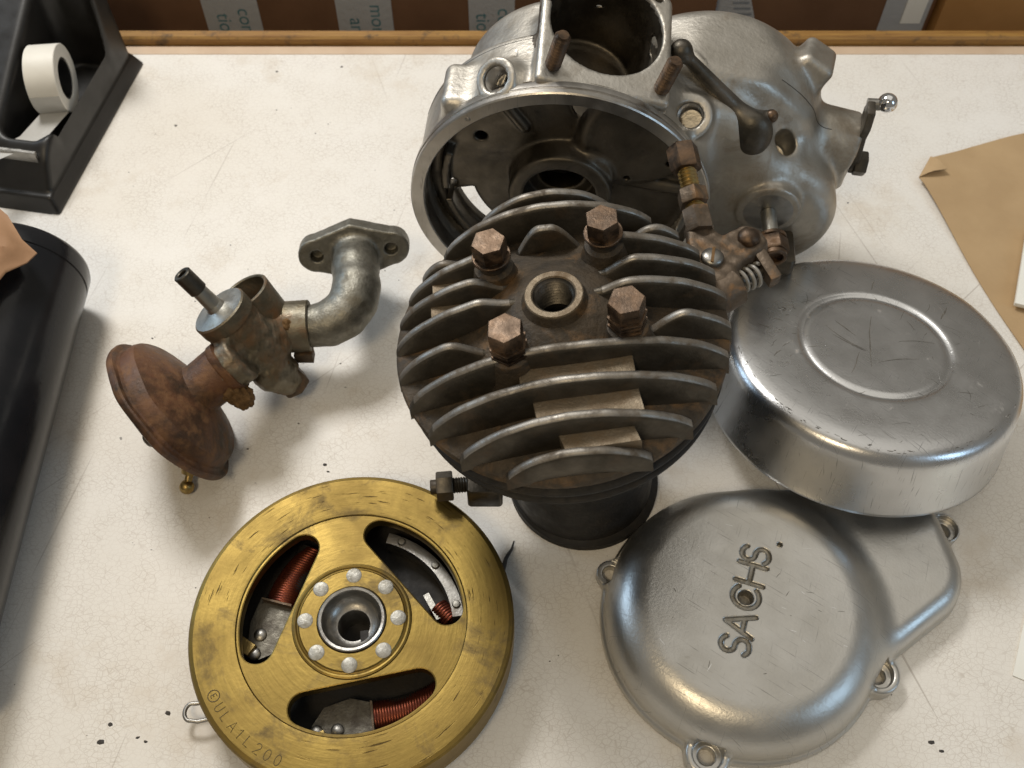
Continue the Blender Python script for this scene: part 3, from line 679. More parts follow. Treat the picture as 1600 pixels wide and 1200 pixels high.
for a_, L_0, x0, y0, w0 in ((1.5, 46, 2, -22, 0.28), (1.35, 20, 8, 8, 0.28), (0.3, 26, -22, 4, 0.18), (-0.3, 30, 4, 6, 0.2), (2.6, 22, 22, -2, 0.25), (0.1, 34, -30, -10, 0.16), (-0.6, 16, 10, -4, 0.3), (4.4, 14, -34, -30, 0.5), (4.6, 10, 2, -44, 0.3)): dark.append((wander(rd, x0, y0, a_, L_0, 0.25), w0))
for k in range(120):
    a = rd.uniform(0, 6.28); r = rd.uniform(28, 68); x, y = r * math.cos(a), r * math.sin(a)
    p = wander(rd, x, y, rd.uniform(0, 6.28), rd.uniform(2, 12), 0.6)
    if max(math.hypot(*q) for q in p) < 70: (dark if k % 3 == 0 else pale).append((p, rd.uniform(0.04, 0.13)))
for k in range(34):                                                   # cluster of knocks on the side towards the head
    x, y = CS * (-46 + rd.gauss(0, 6)), CS * (-2 + rd.gauss(0, 16)); p = wander(rd, x, y, rd.uniform(-0.6, 0.6), rd.uniform(2, 9), 1.0)
    if max(math.hypot(*q) for q in p) < 69: (dark if k % 2 else pale).append((p, rd.uniform(0.1, 0.35)))
for k in range(60):                                                   # nicks along the shoulder
    a = rd.uniform(3.4, 6.0) + (math.pi if CS < 0 else 0); r = rd.uniform(69.5, 71.5); p = [(r * math.cos(a + t * 0.02), r * math.sin(a + t * 0.02)) for t in np.linspace(0, rd.uniform(0.5, 2.2), 5)]; (dark if k % 4 else pale).append((p, rd.uniform(0.1, 0.35)))
scuffs(rc, 'scuff_dark', prof_z, dark); scuffs(rc, 'scuff_pale', prof_z, pale)

# ---------------------------------------------------------------- lettered cover
lc = thing('lettered_cover', 'satin aluminium cover with engraved SACHS lettering and screw lugs', 'engine cover', (110.5, 174, 0))
lugs = [(-23, -63.5, 10), (60.6, -27, 10), (108, 47, 8.0), (-61.5, 24, 7.0)]
text_dir = Vector((15.5, 45.5)).normalized(); text_up = Vector((-text_dir.y, text_dir.x))
segs = []
hgt, pitch = 13.0, 10.9
for k, ch in enumerate('SACHS'):
    c = Vector((-1.8, 2.2)) + text_dir * (-23.8, -13.4, 0.2, 12.4, 22.8)[k]; wd = {'S': .62, 'A': .68, 'C': .68, 'H': .6}[ch]
    sx = {'S': 13.0, 'A': 15.5, 'C': 16.0, 'H': 16.0}[ch]
    for st in STROKE[ch]:
        q = [c + text_dir * ((x - wd / 2) * sx) + text_up * ((y - 0.5) * hgt) for x, y in st]
        segs += list(zip(q[:-1], q[1:]))
def uneven(X, Y, ax, ay, r1, bx, by, r2):
    L2 = (bx - ax) ** 2 + (by - ay) ** 2; t = np.clip(((X - ax) * (bx - ax) + (Y - ay) * (by - ay)) / L2, 0, 1)
    return np.sqrt((X - ax - t * (bx - ax)) ** 2 + (Y - ay - t * (by - ay)) ** 2) - (r1 + (r2 - r1) * t)
def slab(d2, Z, top, rnd):                                           # 2D outline raised to 'top' with a rounded shoulder
    dx = d2 + rnd; dz = Z - (top - rnd)
    return np.minimum(np.maximum(dx, dz), 0) + np.sqrt(np.maximum(dx, 0) ** 2 + np.maximum(dz, 0) ** 2) - rnd
POLY = [(0, 0), (45, -2.5), (83, 24), (80, 42), (20, 40)]
def poly2(X, Y):
    d = None; ins = np.ones(np.shape(X), bool)
    for (ax, ay), (bx, by) in zip(POLY, POLY[1:] + POLY[:1]):
        ex, ey = bx - ax, by - ay; t = np.clip(((X - ax) * ex + (Y - ay) * ey) / (ex * ex + ey * ey), 0, 1)
        q = np.sqrt((X - ax - t * ex) ** 2 + (Y - ay - t * ey) ** 2); d = q if d is None else np.minimum(d, q)
        ins &= (ex * (Y - ay) - ey * (X - ax)) >= 0
    return np.where(ins, -d, d)
def lettered(X, Y, Z):
    lobe2 = poly2(X, Y)
    r = np.sqrt(X * X + Y * Y)
    d = slab(r - 66.2 + 0.07 * Z, Z - 0.0, 29.5 - 0.0004 * r * r, 18.0)
    lob = slab(lobe2 - 27.5, Z, 17.5, 10.0)
    d = smin(d, lob, 9.0)
    fl = np.minimum(r - 67.4, lobe2 - 27.9); fl = slab(fl, Z, 4.0, 1.0)
    d = smin(d, fl, 3.0)
    hol = None
    for lx, ly, lr in lugs:
        q = np.sqrt((X - lx) ** 2 + (Y - ly) ** 2); d = smin(d, slab(q - lr, Z, 9.5, 1.5), 3.0)
        h = np.minimum(np.maximum(q - 4.0, -Z - 1), np.maximum(q - 6.8, 5.5 - Z)); h = np.maximum(h, Z - 14); hol = h if hol is None else np.minimum(hol, h)
    d = smax(d, -hol, 0.8)
    near = (Z > 22) if np.ndim(Z) == 3 else (Z > 22)
    # engraved strokes, centre hole, small vent
    if near.any():
        x, y, z = X[near], Y[near], Z[near]; e = np.full(x.shape, 1e3, np.float32)
        sel = (np.abs(x + 2) < 22) & (np.abs(y - 2) < 38); xs, ys = x[sel], y[sel]; es = np.full(xs.shape, 1e3, np.float32)
        for a, b in segs:
            dx, dy = b.x - a.x, b.y - a.y; t = np.clip(((xs - a.x) * dx + (ys - a.y) * dy) / (dx * dx + dy * dy), 0, 1)
            es = np.minimum(es, np.sqrt((xs - a.x - t * dx) ** 2 + (ys - a.y - t * dy) ** 2))
        e[sel] = es - 0.95; topz = 29.5 - 0.0004 * (x * x + y * y)
        gr = np.maximum(e, (topz - 1.35) - z)
        q = np.sqrt((x + 1.8) ** 2 + (y - 2.2) ** 2); gr = np.minimum(gr, np.maximum(q - 3.6, 12 - z))
        gr = np.minimum(gr, np.maximum(np.sqrt((x - 18.0) ** 2 + (y - 29) ** 2) - 1.2, 26 - z)) if True else gr
        d = np.array(d); d[near] = smax(d[near], -gr, 0.6)
    return np.maximum(d, -Z)
def letter_pick(c):
    x, y, z = c.T; top = 29.5 - 0.0004 * (x * x + y * y)
    return np.where((np.abs(x + 2) < 24) & (np.abs(y - 2) < 38) & (z < top - 0.45) & (np.hypot(x, y) < 46), 1, 0)
rd = random.Random(23); dark = []; pale = []
for k in range(34):
    a = rd.uniform(0, 6.28); r = 46 * math.sqrt(rd.random()); p = wander(rd, r * math.cos(a), r * math.sin(a), rd.choice((-0.5, 2.3, 1.2)) + rd.gauss(0, 0.4), rd.uniform(0.6, 5), 0.3)
    if max(math.hypot(*q) for q in p) < 47 and not any(abs(q[0] + 2) < 13 and abs(q[1] - 2) < 32 for q in p): (dark if k % 2 else pale).append((p, rd.uniform(0.05, 0.14)))
top_z = lambda x, y: 29.5 - 0.0004 * (x * x + y * y)
scuffs(lc, 'scuff_dark', top_z, dark); scuffs(lc, 'scuff_pale', top_z, pale)
casting('cover_shell', lettered, (-78, -78, -0.7), (122, 72, 31), 0.58, ['satin_alu', 'groove_dirt'], lc, letter_pick)

# ---------------------------------------------------------------- cylinder with its finned head
cy = thing('engine_cylinder', 'grimy finned engine cylinder head standing upright with four rusty bolts', 'cylinder', (37.5, 251.4, 0))
TILT = Matrix.Translation((0, 0, 0)) @ Matrix.Rotation(R(-7.4), 4, 'Y') 
def AX(z=0.0): return TILT @ Matrix.Translation((0, 0, z))
HZ = 135.0
g = G(); g.lathe([(0, 0), (38.4, 0), (39, 0.6), (39, 5), (38, 6), (35, 8)], n=72); g.lathe([(36, 3), (36.6, 9), (36.6, 88), (0, 88)], AX(), 72); g.build('barrel', 'barrel_iron', cy)
for k in range(7):
    z = 66 + k * 9.3; r = (44, 46, 48, 50, 54, 67.5, 69)[k]; g = G()
    g.lathe([(34, z - 1.9), (r - 1, z - 1.4), (r, z - 0.6), (r, z + 0.6), (r - 1, z + 1.4), (34, z + 1.9)], AX(), 120); g.build('barrel_fin', 'barrel_iron', cy)
HM = AX(HZ) @ Matrix.Rotation(R(5), 4, 'Z'); HB = AX(HZ) @ Matrix.Rotation(R(9), 4, 'Z')
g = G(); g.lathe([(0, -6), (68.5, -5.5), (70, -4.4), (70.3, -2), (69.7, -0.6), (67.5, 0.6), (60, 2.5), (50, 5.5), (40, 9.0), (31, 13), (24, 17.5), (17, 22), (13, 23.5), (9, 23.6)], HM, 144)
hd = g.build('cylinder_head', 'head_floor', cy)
g = G(); g.lathe([(15, 21), (13.4, 23.5), (12.5, 25.6), (12.0, 27.4), (11.5, 28.0), (9.2, 28.0), (8.6, 27.4)] + [(8.5 - 1.0 * (k % 2), 27 - 0.9 * k) for k in range(18)] + [(7.8, 9), (7.0, -4), (0, -4)], HM, 64, 0, [1, 1, 1, 0, 0, 0] + [2 + (k % 2) for k in range(40)]); g.build('spark_plug_hole', ['sawn_alu', 'head_floor', 'barrel_iron', 'dark_steel'], hd)  # hole painted dark inside, alternating tones draw the shade between threads
def env(u, v): r = min(1.0, math.hypot(u if u < 0 else u * 0.955, v) / 69.9); return 28.0 * max(0.0, 1 - r ** 2.8) ** 0.72
def floor_h(u, v):
    r = math.hypot(u, v); P_ = [(0, 23.6), (13, 23.5), (17, 22), (24, 17.5), (31, 13), (40, 9), (50, 5.5), (60, 2.5), (67.5, 0.6), (72, -2)]
    for (r0, z0), (r1, z1) in zip(P_, P_[1:]):
        if r <= r1: return z0 + (z1 - z0) * (r - r0) / (r1 - r0)
    return -2
def fin(v, u0, u1, scale=1.0, e0=0.0, e1=0.0, k=44):
    """upright plate along u with arched top; e0/e1 = rounded drop length at inner ends"""
    g = G(); n = k; prof = []
    for i in range(n + 1):
        u = u0 + (u1 - u0) * i / n; h = env(u, v) * scale
        if e0: q = min(1.0, (u - u0) / e0) ** 0.75; h = floor_h(u, v) - 1 + (h - floor_h(u, v) + 1) * q * q * (3 - 2 * q)
        if e1: q = min(1.0, (u1 - u) / e1) ** 0.75; h = floor_h(u, v) - 1 + (h - floor_h(u, v) + 1) * q * q * (3 - 2 * q)
        prof.append((u, max(h, floor_h(u, v) - 1.0), floor_h(u, v) - 2.5))
    rnd = random.Random(int(v * 10 + u0)); ph = rnd.random() * 6
    vs = []; 
    for u, h, b in prof:
        w_ = 0.3 * math.sin(u * 0.09 + ph); hh = h + 0.12 * math.sin(u * 0.45 + ph)
        for (dv, z) in ((-3.7, b), (-2.35, hh - 2.2), (-1.75, hh - 0.75), (-0.75, hh), (0.75, hh), (1.75, hh - 0.75), (2.35, hh - 2.2), (3.7, b)): vs.append(HM @ Vector((u, v + w_ + dv, z)))
    m = 8; fs = []; mi = []
    for i in range(n):
        for j in range(m - 1):
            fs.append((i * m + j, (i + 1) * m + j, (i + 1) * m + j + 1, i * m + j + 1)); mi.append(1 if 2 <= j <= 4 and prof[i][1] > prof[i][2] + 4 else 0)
    fs.append(tuple(range(m))); mi.append(0); fs.append(tuple(n * m + j for j in reversed(range(m)))); mi.append(0)
    g.v = [tuple(p) for p in vs]; g.f = fs; g.m = mi
    return g.build('fin', ['fin_side', 'fin_edge'], hd, 50)
ch = lambda v: math.sqrt(70.0 ** 2 - v * v)
for v, sc in ((-64, 1.45), (-53, 1.2), (-39.5, 1.1), (-25.5, 1.05), (52, 1.28), (62.5, 1.95)): fin(v, -ch(v), ch(v), sc)
for v, sc, ul, ur in ((-11.5, 0.98, -29, 34), (3.5, 1.0, -13, 13), (16.5, 1.0, -17, 18), (29, 1.04, -13, 12), (40.5, 1.05, -34, 32)):
    fin(v, -ch(v), ul, sc, 0, 19); fin(v, ur, ch(v), sc, 19, 0)
fin(40.5, -15, 15, 0.98, 13, 13, 26)
def bridge(u0, u1, v0, v1, h, jag=0.0):
    g = G(); g.prism([(u0 + jag, v0), (u1, v0), (u1 - jag, v1), (u0, v1)], 2, h, HM, 0.5); g.build('bridge_pad', 'sawn_alu', hd)
bridge(-18, 27, -38, -27, 19); bridge(-14, 28, -52, -41, 16.5, 1); bridge(-6, 25, -62.5, -54.5, 12, 2)
bridge(-52, -39, 4.5, 15, 13.5); bridge(-51, -38, 17.5, 27.5, 12.5); bridge(-8, 18, -24.3, -20, 14.5, 5)
for bu, bv, rot, ht in ((-21.5, 26.6, 0.25, 36.5), (25.5, 26.6, 0.55, 36.5), (-21.5, -21.0, 0.5, 40.5), (25.5, -19.5, 0.15, 40.5)):
    at = lambda z: HB @ Vector((bu, bv, z))
    g = G(); g.hexa(at(ht - 8.4), at(ht), 12.8, 0, 0.8, rot); bo = g.build('bolt', 'bolt_steel', hd)
    for dz, r, t in (((10.2, 7.9, 1.5), (12.6, 7.5, 1.5), (15.0, 7.9, 1.5)) if ht > 38 else ((10.0, 8.2, 1.4),)):
        h = G(); h.hexa(at(ht - dz), at(ht - dz + t), r * 1.75, 0, 0.25, rot) if ht > 38 else h.cyl(at(ht - dz), at(ht - dz + t), r, None, 32, 0, 0.3); h.build('washer', 'bolt_steel', bo)
    h = G(); h.lathe([(13, 0), (10, 6), (8.2, ht - 23), (6.2, ht - 22), (6.2, ht - 14), (0, ht - 14)], HB @ Matrix.Translation((bu, bv, 7)), 32); h.build('bolt_boss', 'head_floor', hd)
# threaded stud with nut at lower left
W = lambda x, y, z: Vector((x - 37.5, y - 251.4, z))                  # world mm to this thing's frame
g = G(); g.box(W(-13, 229.5, 41), (8.5, 9, 8), bev=1.2, round_=2); g.tube([W(-8, 231, 42), W(10, 238, 46)], [8, 9], 12); lugp = g.build('side_lug', 'dark_steel', cy)
g = G(); g.thread(W(-33.5, 228, 41), W(-20, 229.3, 41), 4.0, 1.2); g.build('threaded_stud', 'dark_steel', cy)
g = G(); g.hexa(W(-36.5, 227.8, 41), W(-28.5, 228.5, 41), 12.5, 0, 0.7, 0.4); g.cyl(W(-39.5, 227.5, 41), W(-34, 228, 41), 3.6, bev=0.4); g.build('nut', 'dark_steel', cy)
# decompression valve on the right of the head
dv_ = G()
def plate(X, Y, Z):
    d = sd_cap(X, Y, Z, W(86, 286, 138), W(103.5, 297.5, 136.5), 9.5, 9.0)
    d = smin(d, sd_cap(X, Y, Z, W(86, 286, 138), W(83, 303, 139), 8, 6.5), 5)
    d = smin(d, sd_cap(X, Y, Z, W(86, 286, 138), W(91.5, 276, 134), 8.5, 8.5), 5)
    d = smin(d, sd_cap(X, Y, Z, W(83, 284, 132), W(72, 272, 128), 8, 9), 4)
    d = smax(d, Z - 142.0, 1.5)
    return smax(d, -(Z - 126), 2) + 0.35 * np.sin(X * 0.7) * np.sin(Y * 0.8)
casting('valve_bracket', plate, (24, 8, 118), (82, 64, 146), 0.9, 'rusty_steel', cy)
for (x, y), slot in (((86.3, 286), True), ((103.6, 297.6), False)):
    g = G(); M = Matrix.Translation(W(x, y, 141.6))
    g.lathe([(0, 3.4 if slot else 4.6), (2.4, 3.2 if slot else 4.2), (4.4, 2.5 if slot else 2.8), (5.0, 1.6), (5.0, -1)], M, 28); sc = g.build('screw', 'steel' if slot else 'bolt_steel', cy)
    if slot: h = G(); h.box((0, 0, 3.1), (4.2, 0.65, 0.35), M @ Matrix.Rotation(R(78), 4, 'Z'), 0.05); h.build('slot', 'rust_crumb', sc)
g = G(); g.cyl(W(85.5, 270, 133), W(97, 277.5, 134), 8.6, None, 32, 0, 0.8); g.build('valve_barrel', 'rusty_steel', cy)
g = G(); g.tube([W(96, 278.5, 133.5) + (W(108, 284.5, 133.5) - W(96, 278.5, 133.5)) * (a / (2 * math.pi * 4.2)) + Vector((-0.42, 0.8, 0)) * (5.2 * math.cos(a)) + Vector((0, 0, 1)) * (5.2 * math.sin(a)) for a in np.linspace(0, 2 * math.pi * 4.2, 90)], 0.85, 8); g.build('spring', 'spring_wire', cy)
g = G(); g.tube([W(96, 278.5, 133.5), W(110, 286, 134)], 2.6, 14); g.build('valve_stem', 'dark_steel', cy)
g = G(); g.prism([(-4, -9), (4, -9), (5, 4), (2.5, 10), (-2.5, 10), (-5, 4)], -2.5, 2.5, frame(W(110.5, 287.5, 135.5), (0.9, 0.42, 0.15), (0.1, 0.2, -1)), 0.7); g.build('valve_arm', 'rusty_steel', cy)
# cable adjuster rising from the bracket
A0, A1 = W(83.5, 302, 140), W(77.0, 344, 151); ad = (A1 - A0).normalized(); pt = lambda t: A0 + (A1 - A0) * t
g = G(); g.hexa(pt(0.02), pt(0.27), 11.5, 0, 0.7, 0.2); g.build('adjuster_body', 'rusty_steel', cy)
g = G(); g.hexa(pt(0.33), pt(0.49), 12, 0, 0.7, 0.5); g.build('lock_nut', 'rusty_steel', cy)
g = G(); g.thread(pt(0.2), pt(0.80), 4.4, 1.8, 0.9, 24); g.build('adjuster_thread', 'brass_small', cy)
g = G(); g.hexa(pt(0.72), pt(1.0), 12.5, 0, 0.9, 0.0); g.build('adjuster_cap', 'bolt_steel', cy)

# ---------------------------------------------------------------- crankcase
cc = thing('crankcase', 'bare aluminium engine crankcase with open round housing, standing at the back', 'engine casting', (24, 365, 0), (0, 0, R(-5)))
CT = Vector((0.215, -0.17, 0.96)).normalized(); CX = Vector((1, 0, 0)); CX = (CX - CT * CX.dot(CT)).normalized(); CY = CT.cross(CX)
TM = Matrix((CX, CY, CT)).transposed(); FC = Vector((0, 59, 87)) + CT * 82
TMl = [list(r) for r in TM]
def crank(X, Y, Z):
    x0 = X; zc = Z - 87; r = np.sqrt(X * X + zc * zc)
    d = sd_cyl(X, Y, Z, (0, 6, 87), (0, 46, 87), 75.0, 2.0)
    d = smin(d, sd_cyl(X, Y, Z, (0, 34, 87), (0, 100, 87), 58, 9), 8)
    d = smax(d, -sd_box(X, Y, Z, (-72, 80, 40), (52, 50, 60), None, 6), 4)
    # gearbox bodies
    d = smin(d, sd_cyl(X, Y, Z, (62, 25, 84), (62, 70, 84), 52, 12), 12)
    d = smin(d, sd_cyl(X, Y, Z, (74, 46, 86), (74, 96, 86), 62, 14), 12)
    d = smin(d, sd_cyl(X, Y, Z, (111, 25, 58), (111, 84, 58), 41, 12), 14)
    d = smin(d, sd_cap(X, Y, Z, (118, 92, 104), (122, 74, 104), 14, 13), 6)
    # selector tube
    tube = sd_cyl(X, Y, Z, (112, 68, 92), (157, 64, 85), 17.0, 2.5)
    d = smin(d, tube, 5)
    d = smin(d, sd_box(X, Y, Z, (142, 60, 70), (14, 9, 8), None, 3), 4)
    # mounting ear
    EM = Euler((R(-12), R(24), R(-18))).to_matrix()
    d = smin(d, sd_box(X, Y, Z, (121, 80, 108), (9.5, 13, 24), [list(q) for q in EM], 4), 6)
    # tower and cylinder seat
    c = Vector((0, 59, 87)) + CT * 54
    d = smin(d, sd_box(X, Y, Z, c, (27, 33, 25), TMl, 8), 7)
    d = smin(d, sd_box(X, Y, Z, FC - CT * 4.5, (32.5, 38, 5.0), TMl, 2.5), 2.5)
    # left mounting lug and its boss
    d = smin(d, sd_box(X, Y, Z, (-49, 24, 136), (11, 15, 11), None, 5), 3)
    bd = np.array((-0.42, -0.52, 0.74)); bd /= np.linalg.norm(bd); b0 = np.array((-26, 20, 148.0))
    d = smin(d, sd_cyl(X, Y, Z, b0, b0 + bd * 17, 10.5, 1.5), 5)
    # scooped recess with second boss
    d = smax(d, -sd_ball(X, Y, Z, (82, 6, 139), 21), 8)
    e0 = np.array((64, 34, 120.0)); ed = np.array((-0.15, -0.55, 0.80)); ed /= np.linalg.norm(ed)
    d = smin(d, sd_cyl(X, Y, Z, e0, e0 + ed * 15, 11, 1.2), 4)
    # filler rim, drive boss
    f0 = np.array((112, 50, 84.0)); fd = np.array((0.12, -0.42, 0.9)); fd /= np.linalg.norm(fd)
    d = smin(d, sd_cyl(X, Y, Z, f0, f0 + fd * 18.5, 10.5, 2), 5)
    d = smin(d, sd_cyl(X, Y, Z, (111, 18, 76), (111, 44, 76), 17.0, 1.2), 3)
    # soft scallops in the gearbox wall
    d = smax(d, -sd_cap(X, Y, Z, (80, 5, 106), (74, 12, 62), 13, 9), 10)
    d = smax(d, -sd_cap(X, Y, Z, (88, 58, 158), (128, 50, 126), 8, 6), 9)
    # hollow: flywheel housing, crank chamber, mouth
    cup = sd_cyl(X, Y, Z, (0, -6, 87), (0, 23, 87), 69.5, 4)
    wall = sd_cyl(X, Y, Z, (0, 9, 87), (0, 40, 87), 27, 2)
    rib = np.minimum(sd_cap(X, Y, Z, (8, 22, 112), (22, 22, 150), 3.5), sd_cap(X, Y, Z, (-20, 22, 122), (-31, 22, 138), 3.0))
    rib = np.minimum(rib, sd_cap(X, Y, Z, (26, 22, 92), (64, 22, 86), 4.0)); rib = np.minimum(rib, sd_cyl(X, Y, Z, (14, 13, 98), (14, 34, 98), 13, 1.5))
    ang = np.arctan2(zc, X); arcr = np.maximum(np.abs(r - 61.0) - 2.0, np.maximum(14 - Y, Y - 40)); arcr = np.maximum(arcr, (np.where(ang < 0, ang + 2 * np.pi, ang) - np.pi - 0.75) * 50); arcr = np.maximum(arcr, (np.pi - 0.35 - np.where(ang < 0, ang + 2 * np.pi, ang)) * 50)
    pad = sd_cyl(X, Y, Z, (38, 16, 122), (38, 40, 122), 30, 4)
    inner = smin(smin(wall, np.minimum(rib, arcr), 3), smax(pad, r - 66, 3), 4)
    cup = smax(cup, -inner, 2)
    d = smax(d, -cup, 1.2)
    d = smax(d, -sd_cyl(X, Y, Z, (0, 2, 87), (0, 26, 87), 19, 1), 1)
    d = smax(d, -sd_cyl(X, Y, Z, (0, 26, 87), (0, 60, 87), 12, 1), 1)
    for hx, hz, hr in ((-42, 113, 3.2), (-60, 78, 4.0), (-22, 150, 7.0), (2, 152, 2.6), (55, 108, 2.0), (34, 96, 1.8)):
        d = np.maximum(d, -sd_cyl(X, Y, Z, (hx, 6, hz), (hx, 36, hz), hr, 0.3))
    a2 = np.where(ang < 0, ang + 2 * np.pi, ang)
    slot = np.maximum(np.maximum(np.abs(r - 53) - 4.6, np.abs(a2 - np.pi - 0.58) * 50 - 17), np.maximum(14 - Y, Y - 120)); d = smax(d, -slot, 2)
    m0 = FC - CT * 47
    mouth = sd_cyl(X, Y, Z, m0, FC + CT * 8, 27.5, 2); sh = CY * 5
    mouth = smin(mouth, sd_cyl(X, Y, Z, m0 + sh, FC + CT * 8 + sh, 27, 2), 3)
    lobe = FC - CX * 22 + CY * 14; mouth = np.minimum(mouth, sd_cap(X, Y, Z, lobe - CT * 26, lobe + CT * 4, 8))
    d = smax(d, -mouth, 0.8)
    for b, dr, rr_, L in ((b0, bd, 6.3, 30), (e0, ed, 6.5, 30), (f0, fd, 6.5, 40)): d = smax(d, -sd_cyl(X, Y, Z, b + dr * 4, b + dr * L, rr_, 0.5), 0.6)
    s1 = FC + CX * 25 + CY * 25
    d = np.maximum(d, -sd_cyl(X, Y, Z, s1 - CT * 8, s1 + CT * 6, 2.4, 0.2))
    cutp = FC + CX * 32 + CY * 38
    chf = ((X - cutp.x) * (CX.x + CY.x) + (Y - cutp.y) * (CX.y + CY.y) + (Z - cutp.z) * (CX.z + CY.z)) / 1.414 + 9
    keep = ((X - FC.x) * CT.x + (Y - FC.y) * CT.y + (Z - FC.z) * CT.z) + 11
    d = smax(d, np.minimum(chf, keep), 2)
    d = smax(d, 0.6 - Z, 1.0)
    return d
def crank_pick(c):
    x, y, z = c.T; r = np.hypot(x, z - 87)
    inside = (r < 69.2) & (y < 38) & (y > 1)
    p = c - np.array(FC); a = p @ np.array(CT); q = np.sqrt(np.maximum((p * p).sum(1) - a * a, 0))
    return np.where(inside | ((q < 34) & (a < -1.8) & (a > -70) & (y > 34)), 1, 0)  # housing and mouth interior get the grimy alloy with shade painted in
casting('case_body', crank, (-92, -4, -1), (180, 106, 190), 1.15, ['cast_alu', 'oily_shaded_alu'], cc, crank_pick)
def seam(xs, y, z_hi=188.0, z_lo=40.0):
    pts = []
    for x in xs:
        zs = np.arange(z_hi, z_lo, -0.5); d = crank(np.full(zs.shape, float(x)), np.full(zs.shape, float(y)), zs); k = np.argmax(d < 0)
        if d[k] < 0: pts.append((x, y, zs[k] + 0.5 * (d[k] / (d[k] - d[k - 1])) - 0.12))
    runs = [[pts[0]]]
    for p, q in zip(pts, pts[1:]):
        if abs(p[2] - q[2]) > 6: runs.append([])
        runs[-1].append(q)
    g = G()
    for r_ in runs:
        if len(r_) > 2: g.tube(r_, 0.24, 6)
    g.build('parting_seam', 'barrel_iron', cc, None)
seam(np.arange(-72, -16, 1.0), 42.0); seam(np.arange(108, 142, 1.0), 56.0)
Mc = frame((0, 0, 87), (0, 1, 0))
g = G(); g.lathe([(76.0, 8.6), (76.9, 8.2), (77.2, 7.2), (77.2, 4.4), (76.4, 4.1), (76.4, 3.3), (77.0, 3.0), (77.0, 0.7), (76.4, 0), (70.4, 0), (69.8, 0.6), (69.4, 10), (76, 10)], Mc, 200); rim = g.build('housing_rim', 'machined_alu', cc, 30)
h = G(); h.lathe([(0, -0.3), (1.0, -0.35), (1.7, 0.2)], Mc @ Matrix.Translation((73.4 * math.cos(R(128)), -73.4 * math.sin(R(128)), 0)), 14); h.build('locating_pin', 'steel', rim)
def on_seat(u, v, z): return FC + CX * u + CY * v + CT * z
for u, v in ((-25, -29), (27.5, -30)):
    g = G(); g.thread(on_seat(u, v, -3), on_seat(u, v, 20.5), 3.9, 1.9, 0.85, 20); g.cyl(on_seat(u, v, 20), on_seat(u, v, 21.5), 3.4, 2.6, 20); g.build('stud', 'bolt_steel', cc)
# threads seen in the two bosses
for b0, bd in (((-26, 20, 148), (-0.42, -0.52, 0.74)), ((64, 34, 120), (-0.15, -0.55, 0.80))):
    b0 = Vector(b0); bd = Vector(bd).normalized(); g = G()
    g.lathe([(6.4 - 0.8 * (k % 2), 5 + k * 0.8) for k in range(13)], frame(b0, bd), 28); g.build('thread_insert', 'machined_alu', cc)
# output shaft in the lower boss
g = G(); g.lathe([(0, -1), (12.5, -0.8), (15.2, 0.2), (15.4, 2.0), (15.4, 4)], frame((111, 18.6, 76), (0, 1, 0)), 48); g.build('boss_washer', 'steel', cc)
g = G(); g.cyl((111, 18, 76), (112.4, -4, 75.2), 4.0, None, 20, 0, 0.5); g.build('drive_shaft', 'zinc_clean', cc)
g = G(); g.hexa((112.2, -1, 75.3), (113, -10, 75), 14, 0, 0.9, 0.3); g.cyl((112, 1.0, 75.4), (112.2, -1.2, 75.3), 7.8, None, 28, 0, 0.3); g.pipe((113, -9.5, 75), (113.2, -13, 74.9), 6.4, 4.2, 3.0, 28); g.build('shaft_nut', 'bolt_steel', cc)
g = G(); g.box((124, 14, 48), (6, 12, 7), bev=1.5, round_=3); g.build('foot_lug', 'oily_shaded_alu', cc)
# release lever on the top
cs, sn = math.cos(R(5)), math.sin(R(5))
def L_(x, y, z):                                                     # world mm to crankcase frame (turned by -5 degrees)
    dx, dy = x - 24, y - 365; return Vector((dx * cs - dy * sn, dx * sn + dy * cs, z))
P0, P1, P2 = L_(82.5, 408, 153), L_(120, 391, 121), L_(121.5, 378, 114)
def lever(X, Y, Z):
    d = sd_cap(X, Y, Z, P0, P1, 2.8, 5.6); d = smin(d, sd_ball(X, Y, Z, P0, 5.6), 2.5)
    q = P1 + (P1 - P0).normalized() * 2.0
    e = np.sqrt(((X - q.x) / 10.5) ** 2 + ((Y - q.y + 2) / 8.0) ** 2 + ((Z - q.z + 3) / 13.5) ** 2); d = smin(d, (e - 1) * 8.0, 6)
    d = smin(d, sd_cap(X, Y, Z, P1 + Vector((3, 1, 4)), P1 + Vector((8, 1, 5)), 3.4), 1.5)
    return d
casting('release_lever', lever, (36, 0, 88), (134, 70, 172), 0.9, 'dark_steel', cc)
g = G(); g.ball(P1 + Vector((9.5, 0.5, 6)), 3.4); g.build('pinch_bolt', 'bolt_steel', cc)
# selector end plate with its knob
E0 = Vector((157.5, 63, 85))
g = G(); g.prism([(-27, -4), (-25, 4), (-17, 6.5), (-6, 5), (4, 9), (14, 10.5), (21, 7), (22, -4), (14, -9.5), (2, -9), (-8, -5), (-18, -6.5)], 0, 3.0, frame(E0 + Vector((0, 0, 4)), (0.98, -0.1, 0.05), (0, 0.25, -1)) @ Matrix.Diagonal((1.15, 1.15, 1.3, 1)), 0.5); sp = g.build('selector_plate', 'dark_steel', cc)
g = G(); g.hexa(E0 + Vector((2.6, -4, -9)), E0 + Vector((9, -4.6, -9)), 12, 0, 0.8); g.build('plate_nut', 'dark_steel', sp)
g = G(); g.cyl(E0 + Vector((2, 8, 22)), E0 + Vector((9, 7.6, 22.5)), 3.2, None, 16); g.build('knob_neck', 'steel', sp)
g = G(); g.ball(E0 + Vector((12, 7.5, 24)), 5.2, 32); g.build('knob_ball', 'chrome', sp)

